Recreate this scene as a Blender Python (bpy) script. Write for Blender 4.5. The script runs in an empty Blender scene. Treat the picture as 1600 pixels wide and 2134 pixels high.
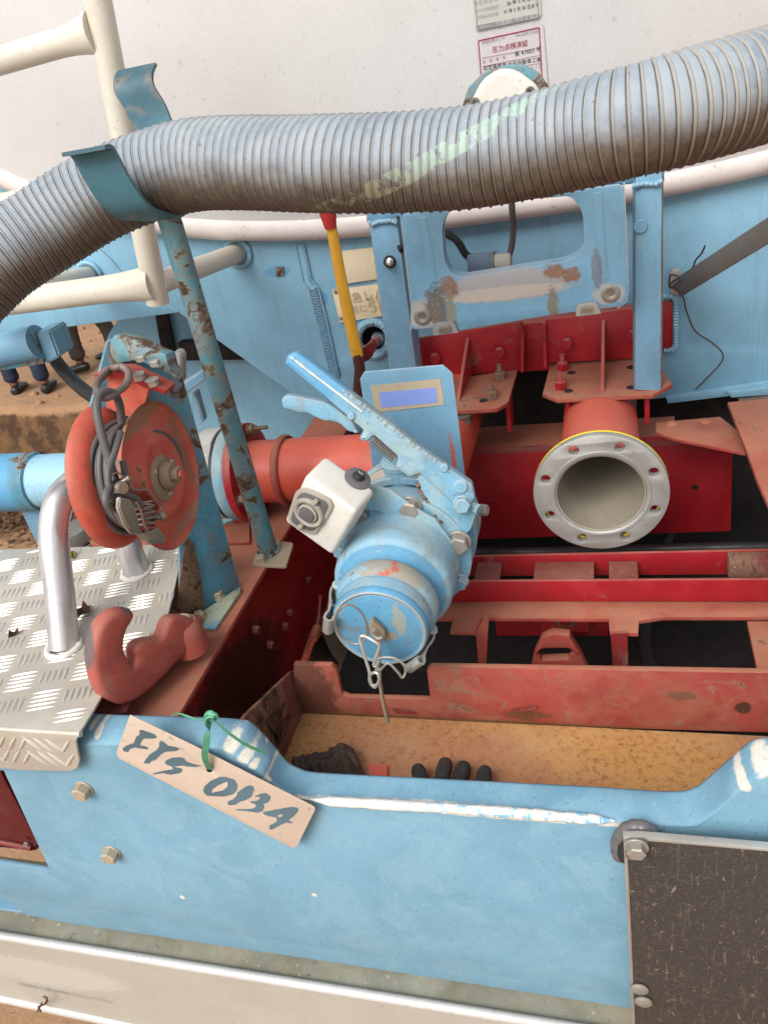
import bpy, bmesh, math, random
from mathutils import Vector, Matrix, noise as mnoise

# ------------------------------------------------------------------ camera, sky, sun, exposure
F, CX, CY = 1634.0, 800.0, 1067.0
DN = Vector((550, 2733, 1634)).normalized()
XA = Vector((5600, -150, -1634)).normalized()
XA = (XA - DN * XA.dot(DN)).normalized()
YA = XA.cross(DN)
CR = Vector((XA.x, YA.x, -DN.x))
CD = Vector((XA.y, YA.y, -DN.y))
CF = Vector((XA.z, YA.z, -DN.z))
C0 = Vector((0, 0, 1.6))
S = bpy.context.scene
COL = S.collection
cam = bpy.data.objects.new('camera', bpy.data.cameras.new('camera'))
COL.objects.link(cam)
cam.matrix_world = Matrix.Translation(C0) @ Matrix((CR, -CD, -CF)).transposed().to_4x4()
cam.data.sensor_fit = 'VERTICAL'
cam.data.sensor_height = 36
cam.data.lens = F / 2134 * 36
cam.data.clip_start = 0.02
cam.data.clip_end = 500
S.camera = cam

SUN_EL, SUN_AZ = math.radians(46), math.radians(200)   # azimuth from +Y clockwise
w = bpy.data.worlds.new('World'); S.world = w; w.use_nodes = True
nt = w.node_tree; nt.nodes.clear()
sky = nt.nodes.new('ShaderNodeTexSky'); sky.sky_type = 'NISHITA'; sky.sun_disc = False
sky.sun_elevation = SUN_EL; sky.sun_rotation = SUN_AZ
sky.air_density = 1.0; sky.dust_density = 4.0; sky.ozone_density = 1.0
hs = nt.nodes.new('ShaderNodeHueSaturation'); hs.inputs['Saturation'].default_value = 0.25
bg = nt.nodes.new('ShaderNodeBackground'); bg.inputs['Strength'].default_value = 0.15
wo = nt.nodes.new('ShaderNodeOutputWorld')
nt.links.new(sky.outputs[0], hs.inputs['Color']); nt.links.new(hs.outputs[0], bg.inputs['Color'])
nt.links.new(bg.outputs[0], wo.inputs['Surface'])
sd = bpy.data.lights.new('sun', 'SUN'); sd.energy = 1.25; sd.angle = math.radians(35); sd.color = (1, .975, .94)
so = bpy.data.objects.new('sun', sd); COL.objects.link(so)
sdir = Vector((math.sin(SUN_AZ) * math.cos(SUN_EL), math.cos(SUN_AZ) * math.cos(SUN_EL), math.sin(SUN_EL)))
so.rotation_euler = sdir.to_track_quat('Z', 'Y').to_euler()
S.view_settings.view_transform = 'Standard'; S.view_settings.look = 'None'
S.view_settings.exposure = 0.42; S.view_settings.gamma = 1; S.view_settings.use_curve_mapping = False
S.cycles.max_bounces = 5; S.cycles.diffuse_bounces = 4; S.cycles.glossy_bounces = 3
S.cycles.caustics_reflective = False; S.cycles.caustics_refractive = False
rnd = random.Random(7)

# ------------------------------------------------------------------ helpers: where a sight line meets a plane of the truck
def ray(px, py): return CR * (px - CX) + CD * (py - CY) + CF * F
def aY(px, py, y): v = ray(px, py); return C0 + v * (y / v.y)
def aZ(px, py, z): v = ray(px, py); return C0 + v * ((z - 1.6) / v.z)
def aX(px, py, x): v = ray(px, py); return C0 + v * (x / v.x)
def aD(px, py, d): return C0 + ray(px, py) * (d / F)
def dep(p): return (p - C0).dot(CF)
def siz(n, p): return n * dep(p) / F

class Fr:
    def __init__(s, o, u, v):
        s.o = Vector(o); s.u = Vector(u).normalized()
        v = Vector(v); s.v = (v - s.u * v.dot(s.u)).normalized(); s.n = s.u.cross(s.v)
        s.m = Matrix((s.u, s.v, s.n)).transposed().to_4x4(); s.m.translation = s.o
    def uv(s, px, py):
        r = ray(px, py); t = (s.o - C0).dot(s.n) / r.dot(s.n)
        q = C0 + r * t - s.o
        return (q.dot(s.u), q.dot(s.v))
    def p(s, u, v, w=0): return s.o + s.u * u + s.v * v + s.n * w
def FY(y): return Fr((0, y, 0), (1, 0, 0), (0, 0, 1))
def F3(a, b, c):
    return Fr(a, b - a, c - a)

def crv(pts, n=8, closed=False):
    pts = [Vector(p) for p in pts]; out = []
    N = len(pts)
    for i in range(N if closed else N - 1):
        if closed: a, b, c, d = pts[i - 1], pts[i], pts[(i + 1) % N], pts[(i + 2) % N]
        else: a, b, c, d = pts[max(i - 1, 0)], pts[i], pts[i + 1], pts[min(i + 2, N - 1)]
        for k in range(n):
            t = k / n
            out.append(.5 * ((2 * b) + (c - a) * t + (2 * a - 5 * b + 4 * c - d) * t * t + (3 * b - a - 3 * c + d) * t ** 3))
    if not closed: out.append(pts[-1])
    return out

def rnd_poly(pts, r, n=4):
    """round the corners of a 2D polygon; r a number or one per corner"""
    out = []; N = len(pts)
    for i in range(N):
        p = Vector(pts[i]); a = Vector(pts[i - 1]); b = Vector(pts[(i + 1) % N])
        ri = r[i] if isinstance(r, (list, tuple)) else r
        da, db = a - p, b - p
        ri = min(ri, da.length * .49, db.length * .49)
        if ri <= 1e-6: out.append(tuple(p)); continue
        A = p + da.normalized() * ri; B = p + db.normalized() * ri
        for k in range(n + 1):
            t = k / n
            out.append(tuple(A * (1 - t) ** 2 + p * 2 * t * (1 - t) + B * t * t))
    return out

# ------------------------------------------------------------------ linking
def link(name, me, mat=None, parent=None, smooth=40, label=None, kind=None):
    o = bpy.data.objects.new(name, me); COL.objects.link(o)
    if mat and not me.materials: me.materials.append(mat)
    if smooth:
        for p in me.polygons: p.use_smooth = True
        me.set_sharp_from_angle(angle=math.radians(smooth))
    if parent is not None:
        o.parent = parent; o.matrix_parent_inverse = world_m(parent).inverted()
    if label: o['label'] = label
    if kind: o['kind'] = kind
    return o
WM = {}
def world_m(o):
    m = o.matrix_basis.copy()
    if o.parent: m = world_m(o.parent) @ o.matrix_parent_inverse @ m
    return m
def thing(name, loc, label, cat, group=None):
    o = bpy.data.objects.new(name, None); COL.objects.link(o); o.location = loc
    o.empty_display_size = .05
    o['label'] = label; o['category'] = cat
    if group: o['group'] = group
    return o
def tag(o, label, cat, group=None):
    o['label'] = label; o['category'] = cat
    if group: o['group'] = group
    return o
def bm_me(name, bm, recalc=True):
    if recalc: bmesh.ops.recalc_face_normals(bm, faces=bm.faces)
    me = bpy.data.meshes.new(name); bm.to_mesh(me); bm.free(); return me

# ------------------------------------------------------------------ shapes
def shape2d(outer, holes, th, bev=0.0, seg=2):
    """flat plate in local XY, front face at z=0 and body behind it (-z)"""
    cu = bpy.data.curves.new('c', 'CURVE'); cu.dimensions = '2D'; cu.fill_mode = 'BOTH'
    for loop in [outer] + list(holes):
        sp = cu.splines.new('POLY'); sp.points.add(len(loop) - 1); sp.use_cyclic_u = True
        for i, q in enumerate(loop): sp.points[i].co = (q[0], q[1], 0, 1)
    cu.extrude = max(th / 2 - bev, 0); cu.bevel_depth = bev; cu.bevel_resolution = seg - 1
    if bev: cu.offset = -bev
    ob = bpy.data.objects.new('c', cu)
    me = bpy.data.meshes.new_from_object(ob)
    bpy.data.objects.remove(ob); bpy.data.curves.remove(cu)
    me.transform(Matrix.Translation((0, 0, -th / 2)))
    bm = bmesh.new(); bm.from_mesh(me)
    bmesh.ops.remove_doubles(bm, verts=bm.verts, dist=1e-5)
    bmesh.ops.recalc_face_normals(bm, faces=bm.faces)
    bm.to_mesh(me); bm.free()
    me.materials.clear()
    return me
def plate(name, fr, out, th, mat, parent, holes=(), r=0, bev=.0008, px=True, w=0, hr=0, **k):
    o = [fr.uv(*q) for q in out] if px else list(out)
    hs_ = [[fr.uv(*q) for q in h] if px else list(h) for h in holes]
    if r: o = rnd_poly(o, r)
    if hr: hs_ = [rnd_poly(h, hr, 6) for h in hs_]
    me = shape2d(o, hs_, th, min(bev, th * .45))
    me.transform(fr.m @ Matrix.Translation((0, 0, w)))
    me.name = name
    return link(name, me, mat, parent, **k)
def circ(c, r, n=20): return [(c[0] + r * math.cos(2 * math.pi * i / n), c[1] + r * math.sin(2 * math.pi * i / n)) for i in range(n)]

def tube_bm(bm, pts, rad, n=16, cap=True, closed=False, flat=1.0, up=None):
    pts = [Vector(p) for p in pts]; N = len(pts)
    rads = rad if isinstance(rad, (list, tuple)) else [rad] * N
    rings = []; nrm = None
    for i in range(N):
        if closed: t = (pts[(i + 1) % N] - pts[i - 1]).normalized()
        else: t = (pts[min(i + 1, N - 1)] - pts[max(i - 1, 0)]).normalized()
        if nrm is None:
            a = Vector(up) if up else (Vector((0, 0, 1)) if abs(t.z) < .9 else Vector((1, 0, 0)))
            nrm = (a - t * a.dot(t)).normalized()
        else: nrm = (nrm - t * nrm.dot(t)).normalized()
        b = t.cross(nrm)
        rings.append([bm.verts.new(pts[i] + nrm * (math.cos(2 * math.pi * k / n) * rads[i] * flat) + b * (math.sin(2 * math.pi * k / n) * rads[i])) for k in range(n)])
    for i in range(N if closed else N - 1):
        A, B = rings[i], rings[(i + 1) % N]
        for k in range(n): bm.faces.new((A[k], A[(k + 1) % n], B[(k + 1) % n], B[k]))
    if cap and not closed:
        bm.faces.new(rings[0]); bm.faces.new(rings[-1])
def tube(name, pts, rad, mat, parent, n=16, cap=True, closed=False, flat=1.0, up=None, **k):
    bm = bmesh.new(); tube_bm(bm, pts, rad, n, cap, closed, flat, up)
    return link(name, bm_me(name, bm), mat, parent, **k)
def basis(axis, up=(0, 0, 1)):
    a = Vector(axis).normalized(); u = Vector(up)
    if abs(a.dot(u)) > .95: u = Vector((1, 0, 0))
    x = u.cross(a).normalized(); y = a.cross(x)
    return Matrix((x, y, a)).transposed().to_4x4()
def lathe_bm(bm, prof, o, axis, n=40, close=False):
    m = basis(axis); m.translation = Vector(o)
    rings = []
    for (r, h) in prof:
        if r < 1e-6: rings.append([bm.verts.new(m @ Vector((0, 0, h)))])
        else: rings.append([bm.verts.new(m @ Vector((r * math.cos(2 * math.pi * k / n), r * math.sin(2 * math.pi * k / n), h))) for k in range(n)])
    R = len(rings)
    for i in range(R if close else R - 1):
        A, B = rings[i], rings[(i + 1) % R]
        for k in range(n):
            a1, a2 = A[k % len(A)], A[(k + 1) % len(A)]; b1, b2 = B[k % len(B)], B[(k + 1) % len(B)]
            f = []
            for v in (a1, a2, b2, b1):
                if v not in f: f.append(v)
            if len(f) > 2: bm.faces.new(f)
def lathe(name, prof, o, axis, mat, parent, n=40, close=False, **k):
    bm = bmesh.new(); lathe_bm(bm, prof, o, axis, n, close)
    return link(name, bm_me(name, bm), mat, parent, **k)
def box_bm(bm, m, sx, sy, sz):
    r = bmesh.ops.create_cube(bm, size=1, matrix=m @ Matrix.Diagonal((sx, sy, sz, 1)))
    return r['verts']
def box(name, m, sx, sy, sz, mat, parent, bev=.001, seg=2, **k):
    bm = bmesh.new(); box_bm(bm, m, sx, sy, sz)
    if bev: bmesh.ops.bevel(bm, geom=bm.edges[:], offset=bev, segments=seg, affect='EDGES', profile=.5)
    return link(name, bm_me(name, bm), mat, parent, **k)
def bbox(name, x0, x1, y0, y1, z0, z1, mat, parent, bev=.001, **k):
    return box(name, Matrix.Translation(((x0 + x1) / 2, (y0 + y1) / 2, (z0 + z1) / 2)), x1 - x0, y1 - y0, z1 - z0, mat, parent, bev, **k)
def prism_bm(bm, poly, vec):
    A = [bm.verts.new(Vector(p)) for p in poly]; B = [bm.verts.new(Vector(p) + vec) for p in poly]
    n = len(A); bm.faces.new(A); bm.faces.new(B[::-1])
    for i in range(n): bm.faces.new((A[i], B[i], B[(i + 1) % n], A[(i + 1) % n]))
def prism(name, poly, vec, mat, parent, bev=.0008, **k):
    bm = bmesh.new(); prism_bm(bm, poly, Vector(vec))
    if bev: bmesh.ops.bevel(bm, geom=bm.edges[:], offset=bev, segments=2, affect='EDGES')
    return link(name, bm_me(name, bm), mat, parent, **k)
def strip_sheet(name, A, B, th, mat, parent, sub=1, **k):
    """sheet lofted between rows of points (list of rows), given thickness"""
    rows = [A, B] if B is not None else A
    bm = bmesh.new()
    V = [[bm.verts.new(Vector(p)) for p in r] for r in rows]
    for i in range(len(V) - 1):
        for j in range(len(V[0]) - 1): bm.faces.new((V[i][j], V[i][j + 1], V[i + 1][j + 1], V[i + 1][j]))
    bmesh.ops.recalc_face_normals(bm, faces=bm.faces)
    c = C0
    f = bm.faces[:][len(bm.faces) // 2]
    if f.normal.dot(c - f.calc_center_median()) < 0: bmesh.ops.reverse_faces(bm, faces=bm.faces)
    if th:
        geom = bm.faces[:]
        for v in bm.verts: v.normal_update()
        r = bmesh.ops.solidify(bm, geom=geom, thickness=th)
    return link(name, bm_me(name, bm, recalc=bool(th)), mat, parent, **k)

HEX = {}
def hexbolt(name, p, axis, af, mat, parent, h=None, washer=1.35, spin=0, stud=0, washer_mat=None):
    """hexagon head (across flats af) with washer, standing on p along axis"""
    key = (round(af, 4), h, washer, stud, mat.name)
    if key not in HEX:
        bm = bmesh.new(); hh = h or af * .62; R = af / 2 / math.cos(math.pi / 6)
        wt = af * .12 if washer else 0
        if washer: lathe_bm(bm, [(0, 0), (af / 2 * washer, 0), (af / 2 * washer, wt * .7), (af / 2 * washer - wt * .3, wt), (0, wt)], (0, 0, 0), (0, 0, 1), 20)
        nh = 6
        A = [bm.verts.new((R * math.cos(k * math.pi / 3), R * math.sin(k * math.pi / 3), wt)) for k in range(nh)]
        B = [bm.verts.new((R * math.cos(k * math.pi / 3), R * math.sin(k * math.pi / 3), wt + hh * .86)) for k in range(nh)]
        Cc = [bm.verts.new((R * .84 * math.cos(k * math.pi / 3), R * .84 * math.sin(k * math.pi / 3), wt + hh)) for k in range(nh)]
        bm.faces.new(A)
        for k in range(nh):
            bm.faces.new((A[k], A[(k + 1) % nh], B[(k + 1) % nh], B[k])); bm.faces.new((B[k], B[(k + 1) % nh], Cc[(k + 1) % nh], Cc[k]))
        bm.faces.new(Cc)
        if stud:
            r = af * .27; prof = [(0, wt + hh)]
            z = wt + hh - .0005; k = 0
            while z < wt + hh + stud:
                prof.append((r if k % 2 == 0 else r * .86, z)); z += af * .055; k += 1
            prof.append((0, z))
            lathe_bm(bm, prof, (0, 0, 0), (0, 0, 1), 12)
        me = bm_me(name, bm)
        for pl in me.polygons: pl.use_smooth = True
        me.set_sharp_from_angle(angle=math.radians(30)); me.materials.append(mat)
        HEX[key] = me
    o = bpy.data.objects.new(name, HEX[key]); COL.objects.link(o)
    m = basis(axis) @ Matrix.Rotation(spin, 4, 'Z'); m.translation = Vector(p)
    if parent is not None:
        o.parent = parent; o.matrix_parent_inverse = world_m(parent).inverted()
    o.matrix_basis = m
    return o

def text_me(s, size, bold=0.0, sx=1.0):
    cu = bpy.data.curves.new('t', 'FONT'); cu.body = s; cu.size = size; cu.align_x = 'LEFT'; cu.offset = bold
    ob = bpy.data.objects.new('t', cu); me = bpy.data.meshes.new_from_object(ob)
    bpy.data.objects.remove(ob); bpy.data.curves.remove(cu)
    me.transform(Matrix.Diagonal((sx, 1, 1, 1))); me.materials.clear()
    return me
def text(name, s, fr, px, py, px2, py2, mat, parent, w=.0006, bold=0, squeeze=None):
    """flat lettering from lower left pixel to lower right pixel on a plane"""
    a = Vector(fr.uv(px, py)); b = Vector(fr.uv(px2, py2)); L = (b - a).length
    me = text_me(s, 1.0, bold)
    xs = [v.co.x for v in me.vertices]
    if not xs: return None
    wd = max(xs) - min(xs); k = L / wd
    ky = k * (squeeze or 1)
    ang = math.atan2(b.y - a.y, b.x - a.x)
    me.transform(fr.m @ Matrix.Translation((a.x, a.y, w)) @ Matrix.Rotation(ang, 4, 'Z') @ Matrix.Diagonal((k, ky, 1, 1)) @ Matrix.Translation((-min(xs), 0, 0)))
    return link(name, me, mat, parent, smooth=0)
def joinme(name, items, mat, parent, **k):
    bm = bmesh.new()
    for me in items: bm.from_mesh(me)
    me = bm_me(name, bm, recalc=False)
    return link(name, me, mat, parent, **k)

# ------------------------------------------------------------------ materials
class Mt:
    def __init__(s, name):
        s.mat = bpy.data.materials.new(name); s.mat.use_nodes = True
        s.t = s.mat.node_tree; s.b = s.t.nodes['Principled BSDF']
        s.tc = s.t.nodes.new('ShaderNodeTexCoord'); s.vec = s.tc.outputs['Object']
    def sock(s, inp, v):
        if v is None: return
        if isinstance(v, bpy.types.NodeSocket): s.t.links.new(v, inp)
        elif isinstance(v, (tuple, list)) and inp.type == 'RGBA': inp.default_value = (*v[:3], 1)
        else: inp.default_value = v
    def noise(s, scale, detail=5, rough=.55, dist=0, vec=None, color=False):
        n = s.t.nodes.new('ShaderNodeTexNoise'); s.sock(n.inputs['Vector'], vec or s.vec)
        n.inputs['Scale'].default_value = scale; n.inputs['Detail'].default_value = detail
        n.inputs['Roughness'].default_value = rough; n.inputs['Distortion'].default_value = dist
        return n.outputs[1 if color else 0]
    def mapg(s, scale=(1, 1, 1), loc=(0, 0, 0), rot=(0, 0, 0), vec=None):
        n = s.t.nodes.new('ShaderNodeMapping'); s.sock(n.inputs['Vector'], vec or s.vec)
        n.inputs['Scale'].default_value = scale; n.inputs['Location'].default_value = loc; n.inputs['Rotation'].default_value = rot
        return n.outputs[0]
    def rng(s, v, a, b, c=0., d=1., smooth=True):
        n = s.t.nodes.new('ShaderNodeMapRange'); n.interpolation_type = 'SMOOTHSTEP' if smooth else 'LINEAR'
        s.sock(n.inputs[0], v)
        for i, q in enumerate((a, b, c, d)): s.sock(n.inputs[i + 1], q)
        return n.outputs[0]
    def math(s, op, a, b=0., c=None):
        n = s.t.nodes.new('ShaderNodeMath'); n.operation = op; s.sock(n.inputs[0], a); s.sock(n.inputs[1], b)
        if c is not None: s.sock(n.inputs[2], c)
        return n.outputs[0]
    def mix(s, f, a, b, mode='MIX'):
        n = s.t.nodes.new('ShaderNodeMix'); n.data_type = 'RGBA'; n.blend_type = mode
        s.sock(n.inputs[0], f); s.sock(n.inputs[6], a); s.sock(n.inputs[7], b)
        return n.outputs[2]
    def ramp(s, v, stops):
        n = s.t.nodes.new('ShaderNodeValToRGB'); s.sock(n.inputs[0], v)
        e = n.color_ramp.elements
        while len(e) < len(stops): e.new(.5)
        for i, (p, c) in enumerate(stops): e[i].position = p; e[i].color = (*c, 1)
        return n.outputs[0]
    def sep(s, v):
        n = s.t.nodes.new('ShaderNodeSeparateXYZ'); s.sock(n.inputs[0], v); return n.outputs
    def normal(s):
        return s.t.nodes.new('ShaderNodeNewGeometry').outputs['Normal']
    def edge(s, r=.003, lo=.02, hi=.12):
        bv = s.t.nodes.new('ShaderNodeBevel'); bv.samples = 4; bv.inputs['Radius'].default_value = r
        d = s.t.nodes.new('ShaderNodeVectorMath'); d.operation = 'DOT_PRODUCT'
        s.t.links.new(bv.outputs[0], d.inputs[0]); s.t.links.new(s.normal(), d.inputs[1])
        return s.rng(s.math('SUBTRACT', 1., d.outputs['Value']), lo, hi)
    def bump(s, h, strength=.2, dist=.002):
        n = s.t.nodes.new('ShaderNodeBump'); n.inputs['Strength'].default_value = strength; n.inputs['Distance'].default_value = dist
        s.sock(n.inputs['Height'], h)
        if s.b.inputs['Normal'].is_linked:
            s.t.links.new(s.b.inputs['Normal'].links[0].from_socket, n.inputs['Normal'])
        s.t.links.new(n.outputs[0], s.b.inputs['Normal'])
    def fin(s, color, rough=.5, metal=0., spec=.5):
        s.sock(s.b.inputs['Base Color'], color); s.sock(s.b.inputs['Roughness'], rough)
        s.sock(s.b.inputs['Metallic'], metal); s.b.inputs['Specular IOR Level'].default_value = spec
        return s.mat

RUSTD, RUSTL = (.035, .017, .010), (.17, .075, .032)
def paint(name, col, var=.12, rough=.42, metal=0., rust=0., rscale=14, chips=0., chipc=(.62, .58, .50), dust=0., dustc=(.36, .23, .15),
          grime=.25, grimec=(.16, .13, .10), speck=.3, sscale=120, scr=.0, fade=None, fadeamt=0., bump=.15, dscale=9, updust=0., rustc=None, edger=.0025, streak=0.):
    m = Mt(name)
    big = m.noise(5, 5, .62, .4)
    dark = tuple(c * (1 - var * 1.6) for c in col); light = tuple(min(1, c * (1 + var) + var * .03) for c in col)
    c = m.mix(m.rng(big, .3, .7), dark, light)
    med = m.noise(17, 6, .65, .8)
    c = m.mix(m.rng(med, .5, .8, 0, .35), c, light)
    if fade: c = m.mix(m.rng(m.noise(11, 8, .68, 1.2), .5 - fadeamt * .25, .72 - fadeamt * .25), c, fade)
    if grime: c = m.mix(m.math('MULTIPLY', m.rng(m.noise(15, 9, .74, .6, m.mapg(loc=(3, 1, 5))), .45, .78), grime), c, grimec)
    if streak:
        st = m.noise(1, 5, .7, .3, m.mapg((34, 34, 2.2)))
        c = m.mix(m.math('MULTIPLY', m.rng(st, .52, .8), streak), c, grimec)
    c = m.mix(m.rng(m.noise(210, 4, .65), .35, .68, .0, .22), c, tuple(x * .72 for x in col))
    r = m.rng(m.noise(23, 5), .3, .7, max(rough - .1, .05), rough + .12)
    h = m.noise(130, 3, .6)
    m.bump(h, bump * .5, .0004)
    if updust:
        nz = m.sep(m.normal())[2]
        f = m.math('MULTIPLY', m.rng(nz, .25, .85), m.rng(m.noise(dscale, 8, .65, .5), .3, .62, .35, 1.))
        f = m.math('MULTIPLY', f, updust)
        c = m.mix(f, c, m.mix(m.noise(40, 5), tuple(x * .75 for x in dustc), tuple(min(1, x * 1.15) for x in dustc)))
        r = m.mix(f, r, (.85, .85, .85))
    if dust:
        f = m.math('MULTIPLY', m.rng(m.noise(dscale, 9, .7, .8, m.mapg(loc=(9, 4, 2))), .4, .66), dust)
        c = m.mix(f, c, dustc); r = m.mix(f, r, (.85, .85, .85))
    if speck:
        sp = m.noise(sscale, 3, .5, 0, m.mapg(loc=(1.3, 7, 2)))
        f = m.math('MULTIPLY', m.rng(sp, .66, .73), speck * .8)
        c = m.mix(f, c, (.12, .10, .085))
        sp2 = m.noise(sscale * 1.9, 2, .5, 0, m.mapg(loc=(6.3, 2, 12)))
        c = m.mix(m.math('MULTIPLY', m.rng(sp2, .68, .73), speck * .6), c, chipc)
    if scr:
        a = m.noise(1, 3, .6, 0, m.mapg((400, 24, 9), rot=(.3, .5, .8)))
        c = m.mix(m.math('MULTIPLY', m.rng(a, .68, .73), scr), c, chipc)
    if chips:
        e = m.edge(edger)
        br = m.rng(m.noise(38, 6, .7), .42 - chips * .15, .56)
        f = m.math('MULTIPLY', e, m.math('MULTIPLY', br, min(1, chips)))
        c = m.mix(f, c, chipc)
    if rust:
        n1 = m.math('ADD', m.noise(rscale, 10, .72, 1.1, m.mapg(loc=(5, 2, 8))), m.math('MULTIPLY', m.math('SUBTRACT', m.noise(150, 5, .7), .5), .10))
        th = .70 - rust * .28
        f = m.rng(n1, th - .005, th + .045)
        rc = m.mix(m.rng(m.noise(45, 7, .7), .3, .7), RUSTD, rustc or RUSTL)
        halo = m.rng(n1, th - .09, th + .02, 0, .55)
        c = m.mix(halo, c, (.27, .19, .12))
        c = m.mix(f, c, rc); r = m.mix(f, r, (.9, .9, .9))
        m.bump(m.math('SUBTRACT', m.math('MULTIPLY', m.noise(70, 6, .75), m.math('MULTIPLY', f, .7)), m.math('MULTIPLY', f, .4)), .8, .002)
        if metal: metal = m.math('MULTIPLY', m.math('SUBTRACT', 1., f), metal)
    return m.fin(c, r, metal)

BLUE = (.175, .370, .525)
M = {}
M['blue'] = paint('blue paint', BLUE, .13, .42, chips=.8, grime=.22, speck=.35, scr=.5, streak=.25, bump=.2)
M['bluepanel'] = paint('weathered blue panel paint', (.215, .435, .585), .1, .5, chips=.5, grime=.2, speck=.3, scr=.3, streak=.45, grimec=(.13, .17, .19))
M['bumper'] = paint('faded blue bumper paint', (.165, .340, .46), .07, .6, chips=0, grime=.35, speck=.7, sscale=190, scr=.10, fade=(.20, .375, .48), fadeamt=.35, grimec=(.17, .31, .40), streak=.35)
M['bluelight'] = paint('light blue cast paint', (.18, .41, .57), .14, .5, chips=1.0, grime=.75, grimec=(.19, .20, .17), speck=.8, sscale=130, scr=.5, bump=.6, fade=(.31, .45, .48), fadeamt=.35, rust=.14, rscale=26, updust=.25, dustc=(.44, .40, .33))
M['bluecap'] = paint('deep blue cap paint', (.10, .31, .49), .14, .55, chips=1.1, chipc=(.5, .42, .34), grime=.8, grimec=(.17, .21, .20), speck=.8, scr=.5, rust=.2, rscale=28, bump=.5, rustc=(.22, .15, .09))
M['teal'] = paint('rusty turquoise paint', (.09, .28, .34), .3, .5, chips=.9, grime=.8, grimec=(.07, .075, .055), speck=.9, sscale=110, rust=.62, rscale=17, chipc=(.25, .36, .36), bump=.5, rustc=(.15, .10, .06))
M['tealclean'] = paint('dull turquoise paint', (.045, .15, .20), .25, .5, chips=.9, grime=.8, grimec=(.045, .04, .035), speck=.6, rust=.3, rscale=11, chipc=(.10, .08, .06))
M['bluerust'] = paint('blue bracket paint breaking into rust', (.085, .30, .42), .25, .5, chips=.9, grime=.7, grimec=(.07, .10, .09), speck=.9, rust=.5, rscale=15, bump=.4)
M['red'] = paint('chassis red paint', (.36, .011, .018), .14, .42, chips=.3, chipc=(.45, .10, .08), grime=.2, grimec=(.12, .03, .025), speck=.4, updust=.8, dustc=(.42, .17, .12), rust=.06, rscale=9)
M['reddark'] = paint('dark chassis red paint', (.20, .010, .014), .2, .55, grime=.6, grimec=(.05, .02, .018), speck=.5, updust=.8, dustc=(.30, .12, .085), rust=.2, rscale=8)
M['reddust'] = paint('dusty chassis red paint', (.33, .045, .034), .2, .6, chips=.9, chipc=(.30, .03, .035), grime=.6, grimec=(.20, .10, .06), speck=.6, dust=.45, dustc=(.40, .175, .10), updust=.75, rust=.24, rscale=18)
M['rustred'] = paint('peeling rusty red paint', (.20, .03, .028), .3, .7, grime=.7, grimec=(.05, .03, .02), speck=.7, dust=.2, rust=.62, rscale=7)
M['redpipe'] = paint('salmon red pipe paint', (.64, .090, .052), .1, .45, chips=.4, chipc=(.35, .2, .12), grime=.25, grimec=(.35, .14, .09), speck=.35, scr=.35, updust=.3, dustc=(.55, .24, .17), dscale=4)
M['reel'] = paint('red reel paint', (.58, .075, .052), .15, .45, chips=1.0, chipc=(.16, .12, .09), grime=.5, grimec=(.26, .10, .06), speck=.7, sscale=130, rust=.2, rscale=24, fade=(.58, .13, .08), fadeamt=.5, rustc=(.20, .11, .05))
M['hook'] = paint('salmon hook paint', (.42, .085, .062), .16, .6, chips=.9, chipc=(.10, .09, .085), grime=.7, grimec=(.28, .15, .10), speck=.8, sscale=150, rust=.25, rscale=22, bump=1.2, updust=.35, dustc=(.42, .22, .15))
M['white'] = paint('cream ladder paint', (.68, .64, .54), .05, .42, grime=.25, grimec=(.45, .36, .24), speck=.35, sscale=110, scr=.1, bump=.1)
M['tank'] = paint('grey white tank paint', (.655, .648, .638), .03, .5, grime=.10, grimec=(.55, .52, .49), streak=.10, speck=.25, sscale=90, scr=.35, bump=.05)
M['rim'] = paint('off white tank rim paint', (.72, .66, .63), .05, .5, grime=.3, grimec=(.40, .30, .26), speck=.6, sscale=80, scr=.5)
M['guard'] = paint('grimy grey green guard paint', (.27, .275, .22), .2, .6, grime=.9, grimec=(.17, .14, .07), speck=.9, sscale=70, rust=.13, rscale=30, rustc=(.14, .06, .04), scr=.2, dust=.45, dustc=(.36, .30, .19))
M['guardface'] = paint('beige guard paint', (.44, .41, .355), .05, .5, grime=.25, grimec=(.38, .33, .26), speck=.4, scr=.1)
M['guardridge'] = paint('worn white guard ridge', (.62, .60, .57), .06, .3, grime=.3, grimec=(.48, .42, .35), speck=.4, metal=.2)
M['weld'] = paint('white weld paint', (.80, .77, .70), .06, .45, grime=.25, grimec=(.5, .46, .38), speck=.2)
M['cream'] = paint('cream painted sign plate', (.74, .64, .45), .05, .5, grime=.2, grimec=(.5, .38, .2), speck=.4, chips=.8, chipc=(.12, .07, .05))
M['yellow'] = paint('yellow lever paint', (.72, .38, .035), .1, .4, grime=.3, grimec=(.35, .17, .04), speck=.5, chips=.5, chipc=(.2, .12, .05))
M['yring'] = paint('yellow flange edge', (.78, .60, .02), .1, .5, grime=.2)
M['redknob'] = paint('red rubber grip', (.40, .022, .02), .1, .5, grime=.4, grimec=(.12, .02, .02), speck=.3)
M['silver'] = paint('bare aluminium flange', (.50, .49, .46), .12, .42, metal=.55, grime=.35, grimec=(.36, .33, .26), speck=.5, scr=.9, chipc=(.72, .72, .70))
M['alu'] = paint('satin aluminium tube', (.66, .65, .65), .06, .33, metal=.75, grime=.2, grimec=(.45, .42, .40), speck=.2, scr=.15)
M['alucast'] = paint('painted grey handle foot', (.62, .62, .59), .06, .5, metal=.2, grime=.2, speck=.2)
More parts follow.
